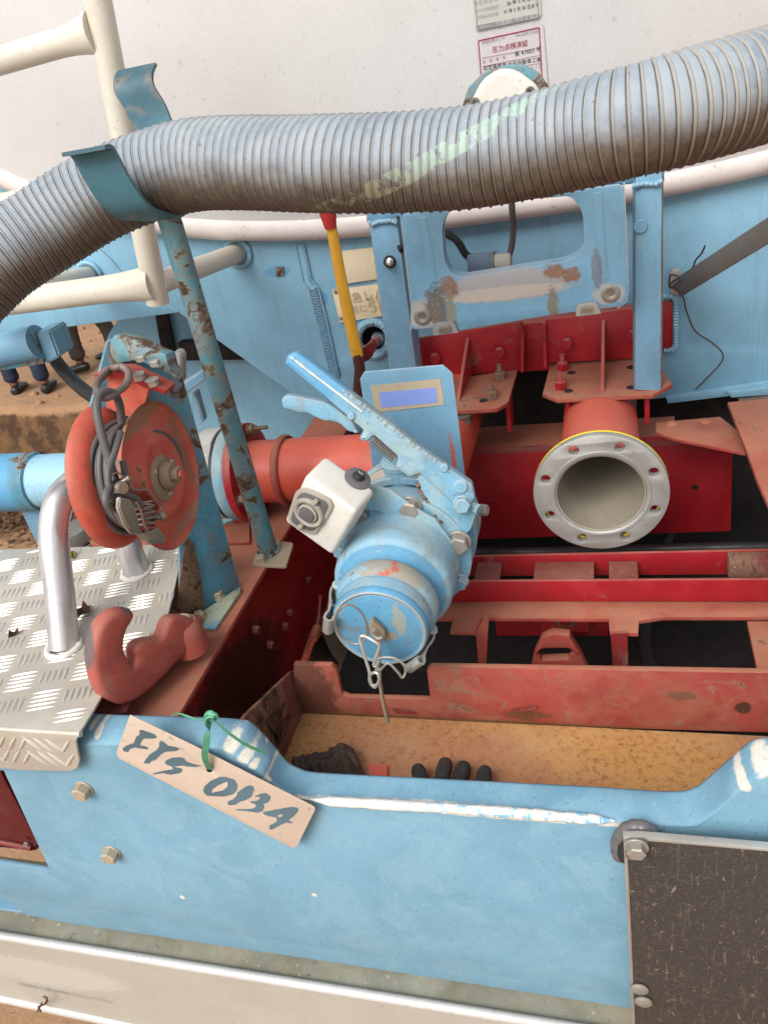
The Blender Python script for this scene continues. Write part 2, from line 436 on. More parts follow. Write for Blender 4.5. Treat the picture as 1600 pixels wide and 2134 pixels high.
M['tread'] = paint('aluminium tread plate', (.56, .53, .465), .07, .42, metal=.25, grime=.4, grimec=(.40, .33, .22), speck=.4, dust=.35, dustc=(.46, .36, .24), dscale=14)
M['lug'] = paint('worn tread lugs', (.60, .58, .53), .06, .36, metal=.35, grime=.2, grimec=(.5, .42, .3), speck=.1)
M['steel'] = paint('dull steel', (.28, .26, .23), .15, .5, metal=.5, grime=.5, grimec=(.20, .15, .10), speck=.5, rust=.15, rscale=40)
M['bolt'] = paint('grey brown bolt', (.34, .31, .27), .12, .5, metal=.3, grime=.45, grimec=(.22, .17, .12), speck=.4, chips=.6, chipc=(.5, .46, .4))
M['tanbolt'] = paint('dusty tan bolt', (.50, .42, .30), .1, .5, metal=.25, grime=.35, grimec=(.3, .23, .14), chips=.7, chipc=(.3, .25, .2))
M['brownbolt'] = paint('brown rusty nut', (.20, .11, .07), .2, .7, grime=.4, speck=.5, rust=.4, rscale=60)
M['chrome'] = paint('plated nut', (.72, .72, .70), .05, .25, metal=.8, grime=.2)
M['wire'] = paint('bright pin wire', (.62, .60, .54), .08, .35, metal=.6, grime=.25)
M['thin'] = paint('rusty thin wire', (.10, .055, .05), .2, .6, metal=.2)
M['whiteplastic'] = paint('white plastic housing', (.72, .70, .64), .03, .4, grime=.3, grimec=(.42, .36, .26), speck=.3, dust=.3, dustc=(.52, .46, .36), dscale=6, bump=.05)
M['greyplastic'] = paint('grey plastic', (.13, .125, .13), .1, .4, grime=.2, speck=.1)
M['tanplastic'] = paint('dusty tan plastic', (.40, .37, .31), .08, .5, grime=.3, grimec=(.25, .2, .14))
M['black'] = paint('black rubber', (.016, .016, .017), .2, .5, grime=.2, grimec=(.06, .05, .04), speck=.1)
M['blackpart'] = paint('black underbody and shade paint', (.010, .006, .0045), .3, .9, grime=.4, grimec=(.014, .009, .006), speck=.1)  # also on added black pieces that stand for shade in the gaps
M['cable'] = paint('grey cable sheath', (.105, .10, .10), .15, .5, grime=.35, grimec=(.17, .13, .10), speck=.3)
M['ring'] = paint('grey brown bent rod', (.20, .16, .15), .15, .5, metal=.2, grime=.5, grimec=(.30, .20, .10), speck=.4)
M['clamp'] = paint('stained pressed steel', (.27, .23, .18), .15, .42, metal=.5, grime=.6, grimec=(.22, .15, .08), speck=.4, rust=.12, rscale=40, chips=.7, chipc=(.5, .46, .42))
M['tan'] = paint('tan hub casting', (.30, .22, .14), .15, .6, grime=.4, speck=.4, chips=.6, chipc=(.45, .38, .28))
M['glove'] = paint('black cloth glove', (.030, .026, .026), .2, .9, grime=.9, grimec=(.075, .06, .05), speck=.5, sscale=200, bump=3.0)
M['rag'] = paint('oily brown leather', (.060, .036, .024), .3, .7, grime=.7, grimec=(.13, .08, .05), speck=.3, sscale=200, bump=.8, dust=.4, dustc=(.13, .09, .065))
M['ribbon'] = paint('green ribbon', (.12, .40, .24), .08, .5, grime=.1, speck=0)
M['ink'] = paint('blue grey paint marks', (.085, .155, .19), .15, .35, grime=.1, speck=0)
M['tagm'] = paint('bare tag sheet', (.56, .45, .36), .03, .5, grime=.1, speck=.7, sscale=120, bump=.1)
M['lampred'] = paint('dark red lens', (.10, .008, .012), .1, .15, grime=.2, speck=.1)
M['bluesticker'] = paint('faded violet blue print', (.22, .32, .72), .05, .5, grime=.1, speck=.4)
M['beige'] = paint('aged beige print', (.46, .39, .27), .06, .6, grime=.2, speck=.3)
M['ghost'] = paint('faded print', (.50, .42, .26), .05, .6, grime=0, speck=0)
M['stickerw'] = paint('faded sticker film', (.64, .60, .60), .03, .5, grime=.1, speck=.2)
M['stickerg'] = paint('yellowed sticker film', (.58, .57, .52), .04, .5, grime=.1, speck=.2)
M['inkred'] = paint('crimson ink', (.30, .015, .05), .1, .6, grime=0, speck=0)
M['inkpink'] = paint('pale crimson ink', (.42, .20, .24), .1, .6, grime=0, speck=0)
M['inkgrey'] = paint('grey ink', (.26, .26, .25), .1, .6, grime=0, speck=0)
M['inkpale'] = paint('pale grey ink', (.42, .42, .40), .05, .6, grime=0, speck=0)
M['inkblack'] = paint('black ink', (.05, .05, .06), .1, .6, grime=0, speck=0)
M['leaf'] = paint('dry brown leaf', (.10, .03, .018), .3, .45, grime=.3, speck=.3)
M['leafg'] = paint('yellow green leaf', (.38, .36, .04), .2, .5, grime=.2, speck=.2)
M['straw'] = paint('dry brown straw', (.16, .075, .04), .2, .7, grime=.2, speck=.2)
M['armgrey'] = paint('grey brown flat bar', (.22, .20, .175), .06, .35, metal=.3, grime=.3, speck=.4)
M['skin'] = paint('brown skin', (.16, .07, .04), .05, .5, grime=0, speck=0)
M['jeans'] = paint('dark blue denim', (.012, .022, .055), .2, .85, grime=.1, speck=.1)
M['trouser'] = paint('dark grey trousers', (.045, .036, .032), .2, .8, grime=.1, speck=.1)
M['shoe'] = paint('black shoe', (.010, .010, .011), .1, .4, grime=.2, speck=0)
M['shirt'] = paint('pale shirt', (.45, .45, .43), .1, .8, grime=0, speck=0)
M['rustbrown'] = paint('scaly brown rust', (.12, .065, .035), .3, .9, grime=.5, grimec=(.05, .03, .02), speck=.6, rust=.6, rscale=30, bump=.8)

# ------------------------------------------------------------------ special materials
def spots(m, c, lst, r=None):
    """irregular stains, also a painted highlight: (centre, (rx, ry, rz), colour, raggedness)"""
    for (p, rad, col, rag) in lst:
        mp = m.t.nodes.new('ShaderNodeMapping'); mp.vector_type = 'TEXTURE'
        m.t.links.new(m.vec, mp.inputs[0]); mp.inputs['Location'].default_value = p; mp.inputs['Scale'].default_value = rad
        ln = m.t.nodes.new('ShaderNodeVectorMath'); ln.operation = 'LENGTH'; m.t.links.new(mp.outputs[0], ln.inputs[0])
        d = m.math('ADD', ln.outputs['Value'], m.math('MULTIPLY', m.math('SUBTRACT', m.noise(70, 10, .78), .5), rag * 1.6))
        f = m.math('MULTIPLY', m.rng(d, 1.10, .74), m.rng(m.noise(190, 5, .7), .30, .50, .35, .93))
        c = m.mix(f, c, col)
    return c
def spotted(base, name, lst):
    mat = M[base].copy(); mat.name = name
    m = Mt.__new__(Mt); m.mat = mat; m.t = mat.node_tree; m.b = m.t.nodes['Principled BSDF']
    tc = [n for n in m.t.nodes if n.type == 'TEX_COORD'][0]; m.tc = tc; m.vec = tc.outputs['Object']
    src = m.b.inputs['Base Color'].links[0].from_socket
    m.t.links.new(spots(m, src, lst), m.b.inputs['Base Color'])
    M[name] = mat; return mat

def mat_hose(ua, ub):
    m = Mt('ribbed hose'); m.vec = m.tc.outputs['Object']
    uv = m.sep(m.tc.outputs['UV'])
    u, v = uv[0], uv[1]          # u: pitches along, v: 0..1 round the hose, .5 = underside
    ph = m.math('FRACT', m.math('ADD', u, v))
    n1 = m.noise(14, 7, .65, .5); n2 = m.noise(60, 6, .7, .3)
    # distance from the soiled band below
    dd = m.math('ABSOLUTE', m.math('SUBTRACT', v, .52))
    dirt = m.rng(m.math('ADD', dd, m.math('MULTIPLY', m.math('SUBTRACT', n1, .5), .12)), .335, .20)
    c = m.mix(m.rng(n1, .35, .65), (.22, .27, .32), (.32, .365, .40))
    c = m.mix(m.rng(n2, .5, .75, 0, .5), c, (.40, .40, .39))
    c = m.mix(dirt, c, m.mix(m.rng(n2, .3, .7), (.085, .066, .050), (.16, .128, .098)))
    rib = m.math('MULTIPLY', m.rng(ph, .74, .78), m.rng(ph, .97, .93))
    ribc = m.mix(dirt, m.mix(n2, (.36, .33, .28), (.31, .315, .31)), (.20, .155, .11))
    c = m.mix(rib, c, ribc)
    gap = m.math('MULTIPLY', m.rng(ph, .64, .69), m.rng(ph, .79, .75))
    c = m.mix(m.math('MULTIPLY', gap, .8), c, (.045, .038, .035))
    # mint paint stripe that winds along the hose and is worn away in flakes
    wav = m.math('MULTIPLY', m.math('SUBTRACT', m.noise(8, 4, .6), .5), .05)
    cen = m.rng(u, ua, ub, .43, .035, smooth=False)
    ds = m.math('ABSOLUTE', m.math('SUBTRACT', v, m.math('ADD', cen, wav)))
    st = m.rng(ds, .036, .031)
    st = m.math('MULTIPLY', st, m.math('MULTIPLY', m.rng(u, ua - 3, ua + 3), m.rng(u, ub + 2, ub - 4)))
    fl = m.rng(m.noise(36, 7, .65, 1.2), .455, .485)
    st = m.math('MULTIPLY', m.math('MULTIPLY', st, fl), m.math('SUBTRACT', 1., rib))
    c = m.mix(m.math('MULTIPLY', st, .85), c, m.mix(dirt, (.36, .50, .43), (.27, .27, .17)))
    sp = m.rng(m.noise(90, 3), .68, .74, 0, .5); c = m.mix(sp, c, (.10, .08, .06))
    m.bump(m.noise(140, 4), .25, .0006)
    return m.fin(c, m.rng(n1, .3, .7, .5, .7))

def mat_tray():
    m = Mt('rusty orange tray floor')
    n1 = m.noise(5, 6, .6, .5); n2 = m.noise(120, 8, .75, .5); n3 = m.noise(130, 5, .7)
    c = m.mix(m.rng(n1, .35, .65), (.50, .27, .085), (.58, .35, .15))
    c = m.mix(m.rng(m.noise(2.6, 3, .5, .3, m.mapg(loc=(.35, .2, 0))), .42, .58), c, (.42, .20, .10))
    f = m.math('MULTIPLY', m.rng(n2, .48, .64), m.rng(n1, .62, .40, .2, .8))
    c = m.mix(f, c, (.26, .10, .035))
    f2 = m.rng(m.noise(150, 6, .7, .4, m.mapg(loc=(3, 3, 3))), .60, .68, 0, .8); c = m.mix(f2, c, (.13, .06, .025)); c = m.mix(m.rng(m.noise(9, 7, .7), .5, .7, 0, .45), c, (.50, .33, .18))
    m.bump(m.math('ADD', n2, n3), .35, .0015)
    return m.fin(c, .85)
M['tray'] = mat_tray()

def mat_board():
    m = Mt('black scuffed board')
    n1 = m.noise(4, 4)
    c = m.mix(n1, (.030, .024, .021), (.045, .036, .030))
    g = m.noise(300, 3, .6); c = m.mix(m.rng(g, .5, .75, 0, .6), c, (.10, .085, .065))
    s1 = m.noise(1, 6, .72, .6, m.mapg((200, 80, 62)))
    c = m.mix(m.rng(s1, .60, .68, 0, .8), c, (.26, .21, .155))
    s2 = m.noise(1, 5, .7, .3, m.mapg((60, 300, 120), loc=(4, 1, 2)))
    c = m.mix(m.rng(s2, .62, .70, 0, .6), c, (.22, .18, .14)); s3 = m.noise(1, 4, .7, .2, m.mapg((240, 100, 16), loc=(2, 5, 3))); c = m.mix(m.rng(s3, .58, .70, 0, .5), c, (.16, .13, .10))
    m.bump(g, .5, .001)
    return m.fin(c, .75)
M['board'] = mat_board()

def mat_ground():
    m = Mt('ochre earth')
    n1 = m.noise(.9, 7, .62, .6); n2 = m.noise(8, 8, .65); n3 = m.noise(45, 6, .7)
    c = m.ramp(n1, [(.3, (.28, .155, .08)), (.5, (.38, .22, .115)), (.7, (.45, .28, .155))])
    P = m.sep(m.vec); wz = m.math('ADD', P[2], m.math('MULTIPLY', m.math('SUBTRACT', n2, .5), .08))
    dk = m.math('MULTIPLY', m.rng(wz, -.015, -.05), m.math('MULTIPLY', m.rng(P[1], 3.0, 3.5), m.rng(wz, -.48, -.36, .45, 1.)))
    damp_shade = m.mix(m.rng(n2, .4, .6), (.055, .026, .010), (.15, .075, .028))  # damp soil, with the bank's undercut shadow put into its tone
    c = m.mix(m.rng(n2, .45, .75, 0, .6), c, (.30, .15, .07))
    c = m.mix(m.rng(n3, .6, .7, 0, .6), c, (.62, .42, .25))
    c = m.mix(dk, c, damp_shade)
    m.bump(m.math('ADD', n2, m.math('MULTIPLY', n3, .4)), .6, .03)
    return m.fin(c, .95)
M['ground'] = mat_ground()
def mat_litter():
    m = Mt('dark leaf litter'); c = m.ramp(m.noise(30, 5), [(.3, (.03, .016, .008)), (.55, (.11, .055, .025)), (.75, (.30, .18, .10))])
    return m.fin(c, .95)
M['litter'] = mat_litter()

# ------------------------------------------------------------------ ground
def ground():
    bm = bmesh.new()
    xs = [-60, -30, -16, -11] + [-9 + i * .09 for i in range(115)] + [2.5, 5, 12, 30, 60]
    ys = [-40, -15, -5, -2] + [-1 + i * .25 for i in range(12)] + [2 + i * .06 for i in range(60)] + [6 + i * .4 for i in range(12)] + [14, 25, 50, 90]
    V = []
    for y in ys:
        row = []
        for x in xs:
            k = mnoise.noise(Vector((x * .8, 0, 0))) * .22 + mnoise.noise(Vector((x * 3.3, 5, 0))) * .06
            t = min(max((y - (3.86 + k * .5)) / .10, 0), 1); t = t * t * (3 - 2 * t)
            z = -.42 * (1 - t) + mnoise.noise(Vector((x * 1.7, y * 1.7, 0))) * .025 + mnoise.noise(Vector((x * 7, y * 7, 3))) * .012
            if y > 14 or x < -16 or x > 5: z = 0 if t > .5 else -.42
            row.append(bm.verts.new((x, y, z)))
        V.append(row)
    for j in range(len(ys) - 1):
        for i in range(len(xs) - 1):
            bm.faces.new((V[j][i], V[j][i + 1], V[j + 1][i + 1], V[j + 1][i]))
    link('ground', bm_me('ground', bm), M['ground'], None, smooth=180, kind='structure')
    bm = bmesh.new()
    for i in range(2600):
        x = rnd.gauss(-3.1, .75); y = rnd.gauss(3.38, .2)
        if y > 3.8: continue
        z = -.40 + mnoise.noise(Vector((x * 1.7, y * 1.7, 0))) * .025 + rnd.random() * .05
        m = Matrix.Translation((x, y, z)) @ Matrix.Rotation(rnd.random() * 6.3, 4, 'Z') @ Matrix.Rotation(rnd.uniform(-.7, .7), 4, 'X')
        a = rnd.uniform(.012, .035); b = a * rnd.uniform(.3, .6)
        vs = [bm.verts.new(m @ Vector(q)) for q in ((-a, 0, 0), (0, -b, a * .2), (a, 0, 0), (0, b, a * .2))]
        bm.faces.new((vs[0], vs[1], vs[2])); bm.faces.new((vs[0], vs[2], vs[3]))
    bp_ = bmesh.new()
    for i in range(420):
        x = rnd.uniform(-6.5, -1.2); y = rnd.uniform(3.9, 8.5) if i % 3 else rnd.uniform(2.8, 3.8); r = rnd.uniform(.008, .028)
        z = (.0 if y > 3.95 else -.41) + mnoise.noise(Vector((x * 1.7, y * 1.7, 0))) * .025
        q = bmesh.ops.create_icosphere(bp_, subdivisions=1, radius=r, matrix=Matrix.Translation((x, y, z)))
        for v in q['verts']: v.co += mnoise.noise_vector(v.co * 40) * r * .35
    link('pebbles', bm_me('p', bp_), M['ground'], None, smooth=60, kind='stuff')
    link('leaf_litter', bm_me('l', bm), M['litter'], None, smooth=0, kind='stuff')
ground()

# ------------------------------------------------------------------ the truck
truck = thing('tanker_truck', (-.2, 1.6, 0), 'tanker truck rear with grey white tank, light blue bodywork and red chassis', 'tanker truck')
TX, TZ, TA, TB, TN = -.2, 2.07, 1.35, .80, 2.6
def tank_pt(a, s=1.0):
    c, q = math.cos(a), math.sin(a)
    return (TX + TA * s * math.copysign(abs(c) ** (2 / TN), c), TZ + TB * s * math.copysign(abs(q) ** (2 / TN), q))
def dome_f(x, z): return (abs((x - TX) / TA) ** TN + abs((z - TZ) / TB) ** TN) ** (1 / TN)
def dome_y(x, z): return 1.585 - .13 * (1 - dome_f(x, z) ** 2)
def build_tank():
    bm = bmesh.new(); N = 120
    angs = [2 * math.pi * i / N for i in range(N)]
    prev = None
    cen = bm.verts.new((TX, dome_y(TX, TZ), TZ))
    for s in [i / 24 for i in range(1, 24)] + [.985]:
        ring = []
        for a in angs:
            x, z = tank_pt(a, s); ring.append(bm.verts.new((x, dome_y(x, z), z)))
        if prev is None:
            for k in range(N): bm.faces.new((cen, ring[k], ring[(k + 1) % N]))
        else:
            for k in range(N): bm.faces.new((prev[k], ring[k], ring[(k + 1) % N], prev[(k + 1) % N]))
        prev = ring
    for (s, y) in ((.99, 1.62), (.99, 7.5)):
        ring = [bm.verts.new((tank_pt(a, s)[0], y, tank_pt(a, s)[1])) for a in angs]
        for k in range(N): bm.faces.new((prev[k], ring[k], ring[(k + 1) % N], prev[(k + 1) % N]))
        prev = ring
    bm.faces.new(prev)
    link('tank', bm_me('tank', bm), M['tank'], truck, smooth=50, label='grey white dished tank end above the hose')
    pts = []
    for a in [2 * math.pi * i / 200 for i in range(200)]:
        x, z = tank_pt(a, 1.0); pts.append(Vector((x + (TX - x) * .025 / TA, 1.592, z + (TZ - z) * .026 / TB)))
    tube('tank_rim', pts, .027, M['rim'], truck, 20, closed=True, up=(0, 1, 0), smooth=60)
build_tank()
def dome_fr(px, py):
    y = 1.5
    for _ in range(8):
        p = aY(px, py, y); y = dome_y(p.x, p.z)
    e = .02
    gx = (dome_y(p.x + e, p.z) - dome_y(p.x - e, p.z)) / (2 * e); gz = (dome_y(p.x, p.z + e) - dome_y(p.x, p.z - e)) / (2 * e)
    f = Fr(p, (1, gx, 0), (0, gz, 1)); f.o = f.o + f.n * .0022; f.m.translation = f.o
    return f

# stickers
def rrect(a, b, c, d): return [a, b, c, d]
def frame_line(name, fr, quad, wpx, mat, parent, w=.0005, r=.003):
    q = [Vector(fr.uv(*p)) for p in quad]; c = sum(q, Vector((0, 0))) / 4
    t = siz(wpx, fr.o)
    inn = []
    for p in q:
        d = (c - p); inn.append(p + Vector((math.copysign(t, d.x), math.copysign(t, d.y))))
    me = shape2d(rnd_poly(q, r), [rnd_poly(inn, r * .8)], .0004)
    me.transform(fr.m @ Matrix.Translation((0, 0, w))); return link(name, me, mat, parent, smooth=0)
f1 = dome_fr(1065, 100)
st1 = plate('inspection_sticker', f1, [(989, 74), (1131, 47), (1142, 190), (1000, 195)], .0008, M['stickerw'], truck, r=.006, bev=0, label='white sticker with crimson frame and Japanese print')
frame_line('sticker_border', f1, [(995, 84), (1124, 56), (1134, 240), (1008, 240)], 2.2, M['inkred'], st1)
for (s, a, b, mt, bo) in (
    ('移動貯蔵タンク', (1004, 92), (1052, 82), 'inkpink', .0), ('No.02013158', (1074, 77), (1120, 68), 'inkgrey', 0),
    ('圧力点検済証', (1026, 109), (1100, 94), 'inkred', .008), ('認　定　番　号', (1006, 132), (1053, 122), 'inkgrey', 0.004),
    ('第 47003 号', (1072, 117), (1127, 106), 'inkblack', .003), ('認定事業者 大和自動車工業', (1007, 146), (1127, 127), 'inkblack', .002),
    ('検 査 年 月　　　　　　4. 1 日', (1010, 161), (1129, 141), 'inkgrey', 0)):
    text('lettering', s, f1, *a, *b, M[mt], st1, bold=bo)
for (a, b) in (((1003, 121), (1128, 98)), ((1006, 138), (1128, 114)), ((1008, 151), (1129, 131))):
    p, q = f1.uv(*a), f1.uv(*b)
    tube('print_rule', [f1.p(*p, .0004), f1.p(*q, .0004)], .0004, M['inkpink'], st1, 4)
f2 = dome_fr(1053, 20)
st2 = plate('dated_sticker', f2, [(978, -70), (1118, -95), (1128, 35), (991, 66)], .0008, M['stickerg'], truck, r=.006, bev=0, label='yellowed grey sticker with faded dates')
frame_line('sticker_border', f2, [(983, -60), (1112, -85), (1123, 34), (994, 61)], 1.6, M['inkgrey'], st2)
band = plate('print_band', f2, [(990, 54), (1121, 27), (1125, 37), (994, 64)], .0004, M['inkgrey'], st2, r=.004, bev=0, w=.0009)
for (s, a, b, mt, bo) in (
    ('認 定 事 業 者', (987, 11), (1036, 1), 'inkpale', 0), ('圧力点検実施日', (990, 26), (1038, 16), 'inkpale', .003), ('次回圧力点検', (993, 40), (1038, 31), 'inkpale', .003),
    ('26 年 5 月 20 日', (1056, 11), (1117, -2), 'inkblack', .004), ('31 年 5 月 20 日まで', (1050, 28), (1122, 13), 'inkblack', .004)):
    text('lettering', s, f2, *a, *b, M[mt], st2, bold=bo)
text('lettering', '一般財団法人', f2, 995, 61, 1030, 54, M['stickerw'], st2, w=.0016)
text('lettering', '全国危険物安全協会', f2, 1033, 54, 1122, 35, M['stickerw'], st2, w=.0016, bold=.01)

def weld(name, pts, r, mat, parent, pitch=.004, **k):
    """ripple bead"""
    P = [Vector(p) for p in pts]; out = []; rr = []
    for i in range(len(P) - 1):
        n = max(1, int((P[i + 1] - P[i]).length / (pitch / 3)))
        for j in range(n): out.append(P[i].lerp(P[i + 1], j / n))
    out.append(P[-1])
    for i, p in enumerate(out):
        rr.append(r * (.78 + .3 * abs(math.sin(i * math.pi / 3)) + .25 * mnoise.noise(p * 60)))
    return tube(name, out, rr, mat, parent, 8, **k)

# rear skirt panel
FP = FY(1.605)
panel_mat = spotted('bluepanel', 'bluepanel_s', [
    (aY(580, 565, 1.605), (.03, .05, .014), (.10, .30, .50), 1.2), (aY(700, 775, 1.605), (.016, .05, .016), (.09, .29, .48), .3),
    (aY(672, 622, 1.605), (.014, .05, .016), (.11, .31, .50), .4)])
hole = circ((778, 706), 25, 24)
pan = plate('rear_panel', FP, [(-300, 320), (0, 375), (52, 393), (410, 462), (560, 470), (840, 462), (920, 452), (1100, 418), (1380, 366), (1600, 316), (2100, 190),
      (2100, 735), (1600, 797), (1510, 806), (1380, 830), (1345, 833), (1338, 735), (890, 760), (880, 894), (760, 908), (706, 889), (550, 778), (372, 651), (330, 657), (0, 700), (-300, 735)], .006, panel_mat, truck, holes=[hole], bev=.0015, label='long light blue sheet under the tank rim')
ringp = [aY(778 + 33 * math.cos(a) * 1.0, 706 + 36 * math.sin(a), 1.602) for a in [2 * math.pi * i / 60 for i in range(60)]]
wr = [siz(9, ringp[0]) * (.85 + .25 * abs(math.sin(i * 1.3))) for i in range(60)]
tube('weld_ring', ringp, wr, M['bluepanel'], pan, 8, closed=True, up=(0, 1, 0))
weld('weld_bead', [aY(x, y, 1.603) for x, y in ((190, 503), (230, 540), (262, 578), (372, 650))], .002, M['bluepanel'], pan)
wb = plate('patch_strip', FP, [(617, 508), (631, 508), (646, 584), (662, 600), (678, 660), (706, 788), (692, 790), (664, 680), (640, 600), (632, 585)], .004, M['bluepanel'], pan, w=.0035, bev=.0012)
def ripple_band(name, a, b, half, n, mat, parent, y):
    items = bmesh.new()
    for i in range(n):
        t = i / (n - 1); c = Vector(a).lerp(Vector(b), t)
        pts = [aY(c.x + half * s, c.y + (abs(s) ** 2) * -7 + rnd.uniform(-.8, .8), y) for s in (-1, -.5, 0, .5, 1)]
        tube_bm(items, pts, .0022, 5, cap=True, flat=.6)
    return link(name, bm_me(name, items), mat, parent, smooth=60)
ripple_band('weld_ripples', (650, 605), (695, 785), 9, 34, M['bluepanel'], pan, 1.599)
weld('weld_bead', [aY(x, y, 1.601) for x, y in ((616, 510), (632, 588), (642, 605), (666, 690), (690, 788))], .0022, M['bluepanel'], pan)
weld('weld_bead', [aY(x, y, 1.601) for x, y in ((633, 510), (648, 582), (664, 602), (680, 665), (706, 786))], .0022, M['bluepanel'], pan)
plate('stud_pad', FP, [(573, 557), (591, 555), (593, 574), (575, 576)], .004, M['bluerust'], pan, w=.0035)
rp = plate('panel_reinforcement', FP, [(1385, 824), (1600, 790), (2000, 745), (2000, 770), (1600, 812), (1390, 838)], .012, M['bluepanel'], truck, w=.010, bev=.003)
plate('edge_block', FP, [(1536, 826), (1600, 818), (1700, 806), (1700, 826), (1600, 834), (1538, 838)], .03, M['steel'], truck, w=.012)
plate('edge_block', FP, [(1512, 808), (1600, 797), (1700, 785), (1700, 800), (1600, 814), (1520, 820)], .03, M['bluepanel'], truck, w=.022, bev=.002)
# recessed second panel, dark slot
FQ = FY(1.92)
plate('inner_panel', FQ, [(262, 640), (225, 700), (205, 775), (171, 912), (165, 960), (160, 1100), (860, 1080), (860, 860), (700, 800), (372, 560)], .006, M['bluepanel'], truck, label='recessed blue panel in shade below the long sheet')
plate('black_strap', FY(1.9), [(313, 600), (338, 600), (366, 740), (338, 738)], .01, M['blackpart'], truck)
plate('gap_shade_strip', FY(1.88), [(370, 715), (800, 700), (800, 745), (385, 752)], .03, M['blackpart'], truck)  # black strip standing for the shadow gap under the panel edge

bbox('hole_shade_block', aY(778, 706, 1.64).x - .05, aY(778, 706, 1.64).x + .05, 1.66, 1.70, aY(778, 706, 1.64).z - .06, aY(778, 706, 1.64).z + .05, M['blackpart'], truck)  # added black block so the panel hole looks dark inside
# red square patch on the panel with its weld frame
sq = plate('red_patch', FP, [(1360, 628), (1400, 626), (1400, 722), (1360, 730)], .004, M['red'], truck, w=.004, label='small red square on the blue sheet')
weld('weld_bead', [aY(x, y, 1.598) for x, y in ((1380, 618), (1400, 618), (1408, 626), (1407, 722), (1398, 730), (1382, 732))], .006, M['bluepanel'], sq, pitch=.006)

# cream plates
cp = plate('blank_plate', FP, [(711, 524), (716, 521), (772, 514), (795, 512), (803, 578), (718, 591)], .003, M['cream'], truck, w=.006, label='blank cream plate above the lettered one')
cl = plate('lever_plate', FP, [(693, 602), (820, 586), (833, 652), (709, 671)], .003, M['cream'], truck, w=.006, label='cream plate with faded Japanese lettering')
fpl = FY(1.5985)
text('lettering', '緊急レバー', fpl, 712, 633, 826, 616, M['ghost'], cl, w=0.0012, bold=.006)
text('lettering', '手前に', fpl, 714, 655, 766, 648, M['ghost'], cl, w=0.0012, bold=.006)
text('lettering', '引く', fpl, 769, 648, 820, 641, M['ghost'], cl, w=0.0012, bold=.02)
for (x, y) in ((699, 608), (710, 663)):
    o = lathe('rivet', [(0, .003), (.002, .003), (.0045, .001), (.0045, 0), (0, 0)], aY(x, y, 1.598), (0, -1, 0), M['tan'], cl, 12)

# yellow emergency lever
lev = tube('emergency_lever', [aY(x, y, yy) for x, y, yy in ((690, 470, 1.44), (712, 590, 1.46), (745, 742, 1.47))], [siz(12, aY(690, 470, 1.44)), siz(13, aY(690, 470, 1.44)), siz(15, aY(690, 470, 1.44))], M['yellow'], truck, 10, flat=.5, up=(0, 1, 0), label='yellow flat lever with red grip')
tube('grip', [aY(676, 380, 1.44), aY(682, 440, 1.44), aY(689, 476, 1.44)], [siz(24, aY(676, 400, 1.44)), siz(20, aY(676, 400, 1.44)), siz(13, aY(676, 400, 1.44))], M['redknob'], lev, 12, flat=.7, up=(0, 1, 0))
tube('lever_root', [aY(745, 738, 1.47), aY(750, 770, 1.47), aY(745, 830, 1.47)], siz(12, aY(745, 738, 1.47)), paint('scorched lever root', (.09, .02, .015), .3, .6, grime=.7, grimec=(.01, .01, .01)), lev, 10, flat=.6, up=(0, 1, 0))
prism('link_clevis', [aY(x, y, 1.50) for x, y in ((748, 732), (775, 712), (783, 728), (772, 748), (752, 760))], (0, .02, 0), M['reddark'], lev, bev=.002)
tube('link_rod', [aY(772, 722, 1.52), aY(790, 706, 1.64)], .009, M['redpipe'], lev, 10)
lathe('link_nut', [(0, .012), (.012, .012), (.016, .006), (.016, 0)], aY(788, 706, 1.62), (0.2, -1, .2), M['bluerust'], lev, 12)

# ------------------------------------------------------------------ posts and their top beam
def sqpost(name, quad, y, d, mat, lab=None):
    return plate(name, FY(y), quad, d, mat, truck, bev=.006, label=lab)
def post(name, a, b, wpx, y, mat, lab=None, flat=1):
    A, B = aY(*a, y), aY(*b, y)
    return tube(name, [A, B], siz(wpx / 2, A), mat, truck, 20, label=lab, flat=flat, up=(0, 1, 0))
bp = spotted('blue', 'bluepost', [(aY(1330, 505, 1.35), (.012, .04, .014), (.20, .38, .42), 1.6), (aY(855, 640, 1.38), (.006, .03, .06), (.16, .22, .15), 1.5), (aY(1381, 600, 1.35), (.004, .05, .3), (.20, .15, .09), 1.2)])
p1 = plate('upright', FY(1.40), [(762, 445), (828, 445), (872, 790), (812, 800)], .06, bp, truck, bev=.014, label='blue upright left of the number plate holder')
p2 = plate('upright', FY(1.35), [(1319, 360), (1383, 352), (1380, 820), (1320, 817)], .06, bp, truck, bev=.012, label='blue upright right of the number plate holder')
cb = plate('cross_tube', FY(1.40), [(760, 395), (1384, 318), (1384, 380), (1302, 386), (835, 452), (762, 464)], .05, M['blue'], truck, bev=.006)
weld('weld_bead', [aY(x, y, 1.397) for x, y in ((768, 462), (776, 468), (790, 462), (812, 460), (826, 464))], .004, M['blue'], p1, pitch=.006)
weld('weld_bead', [aY(x, y, 1.347) for x, y in ((1316, 388), (1340, 383), (1365, 384), (1380, 376))], .004, M['blue'], p2, pitch=.006)
cj = lathe('stud_base', [(0, .006), (.009, .006), (.012, 0), (0, 0)], aY(812, 546, 1.398), (0, -1, 0), M['black'], p1, 14)
lathe('grease_nipple', [(0, .016), (.003, .015), (.004, .010), (.003, .008), (.007, .006), (.007, 0)], aY(813, 545, 1.393), (.1, -1, .1), M['chrome'], p1, 12)
lathe('plug_disc', [(0, .002), (.010, .002), (.011, 0)], aY(1334, 471, 1.348), (0, -1, 0), M['blue'], p2, 20)

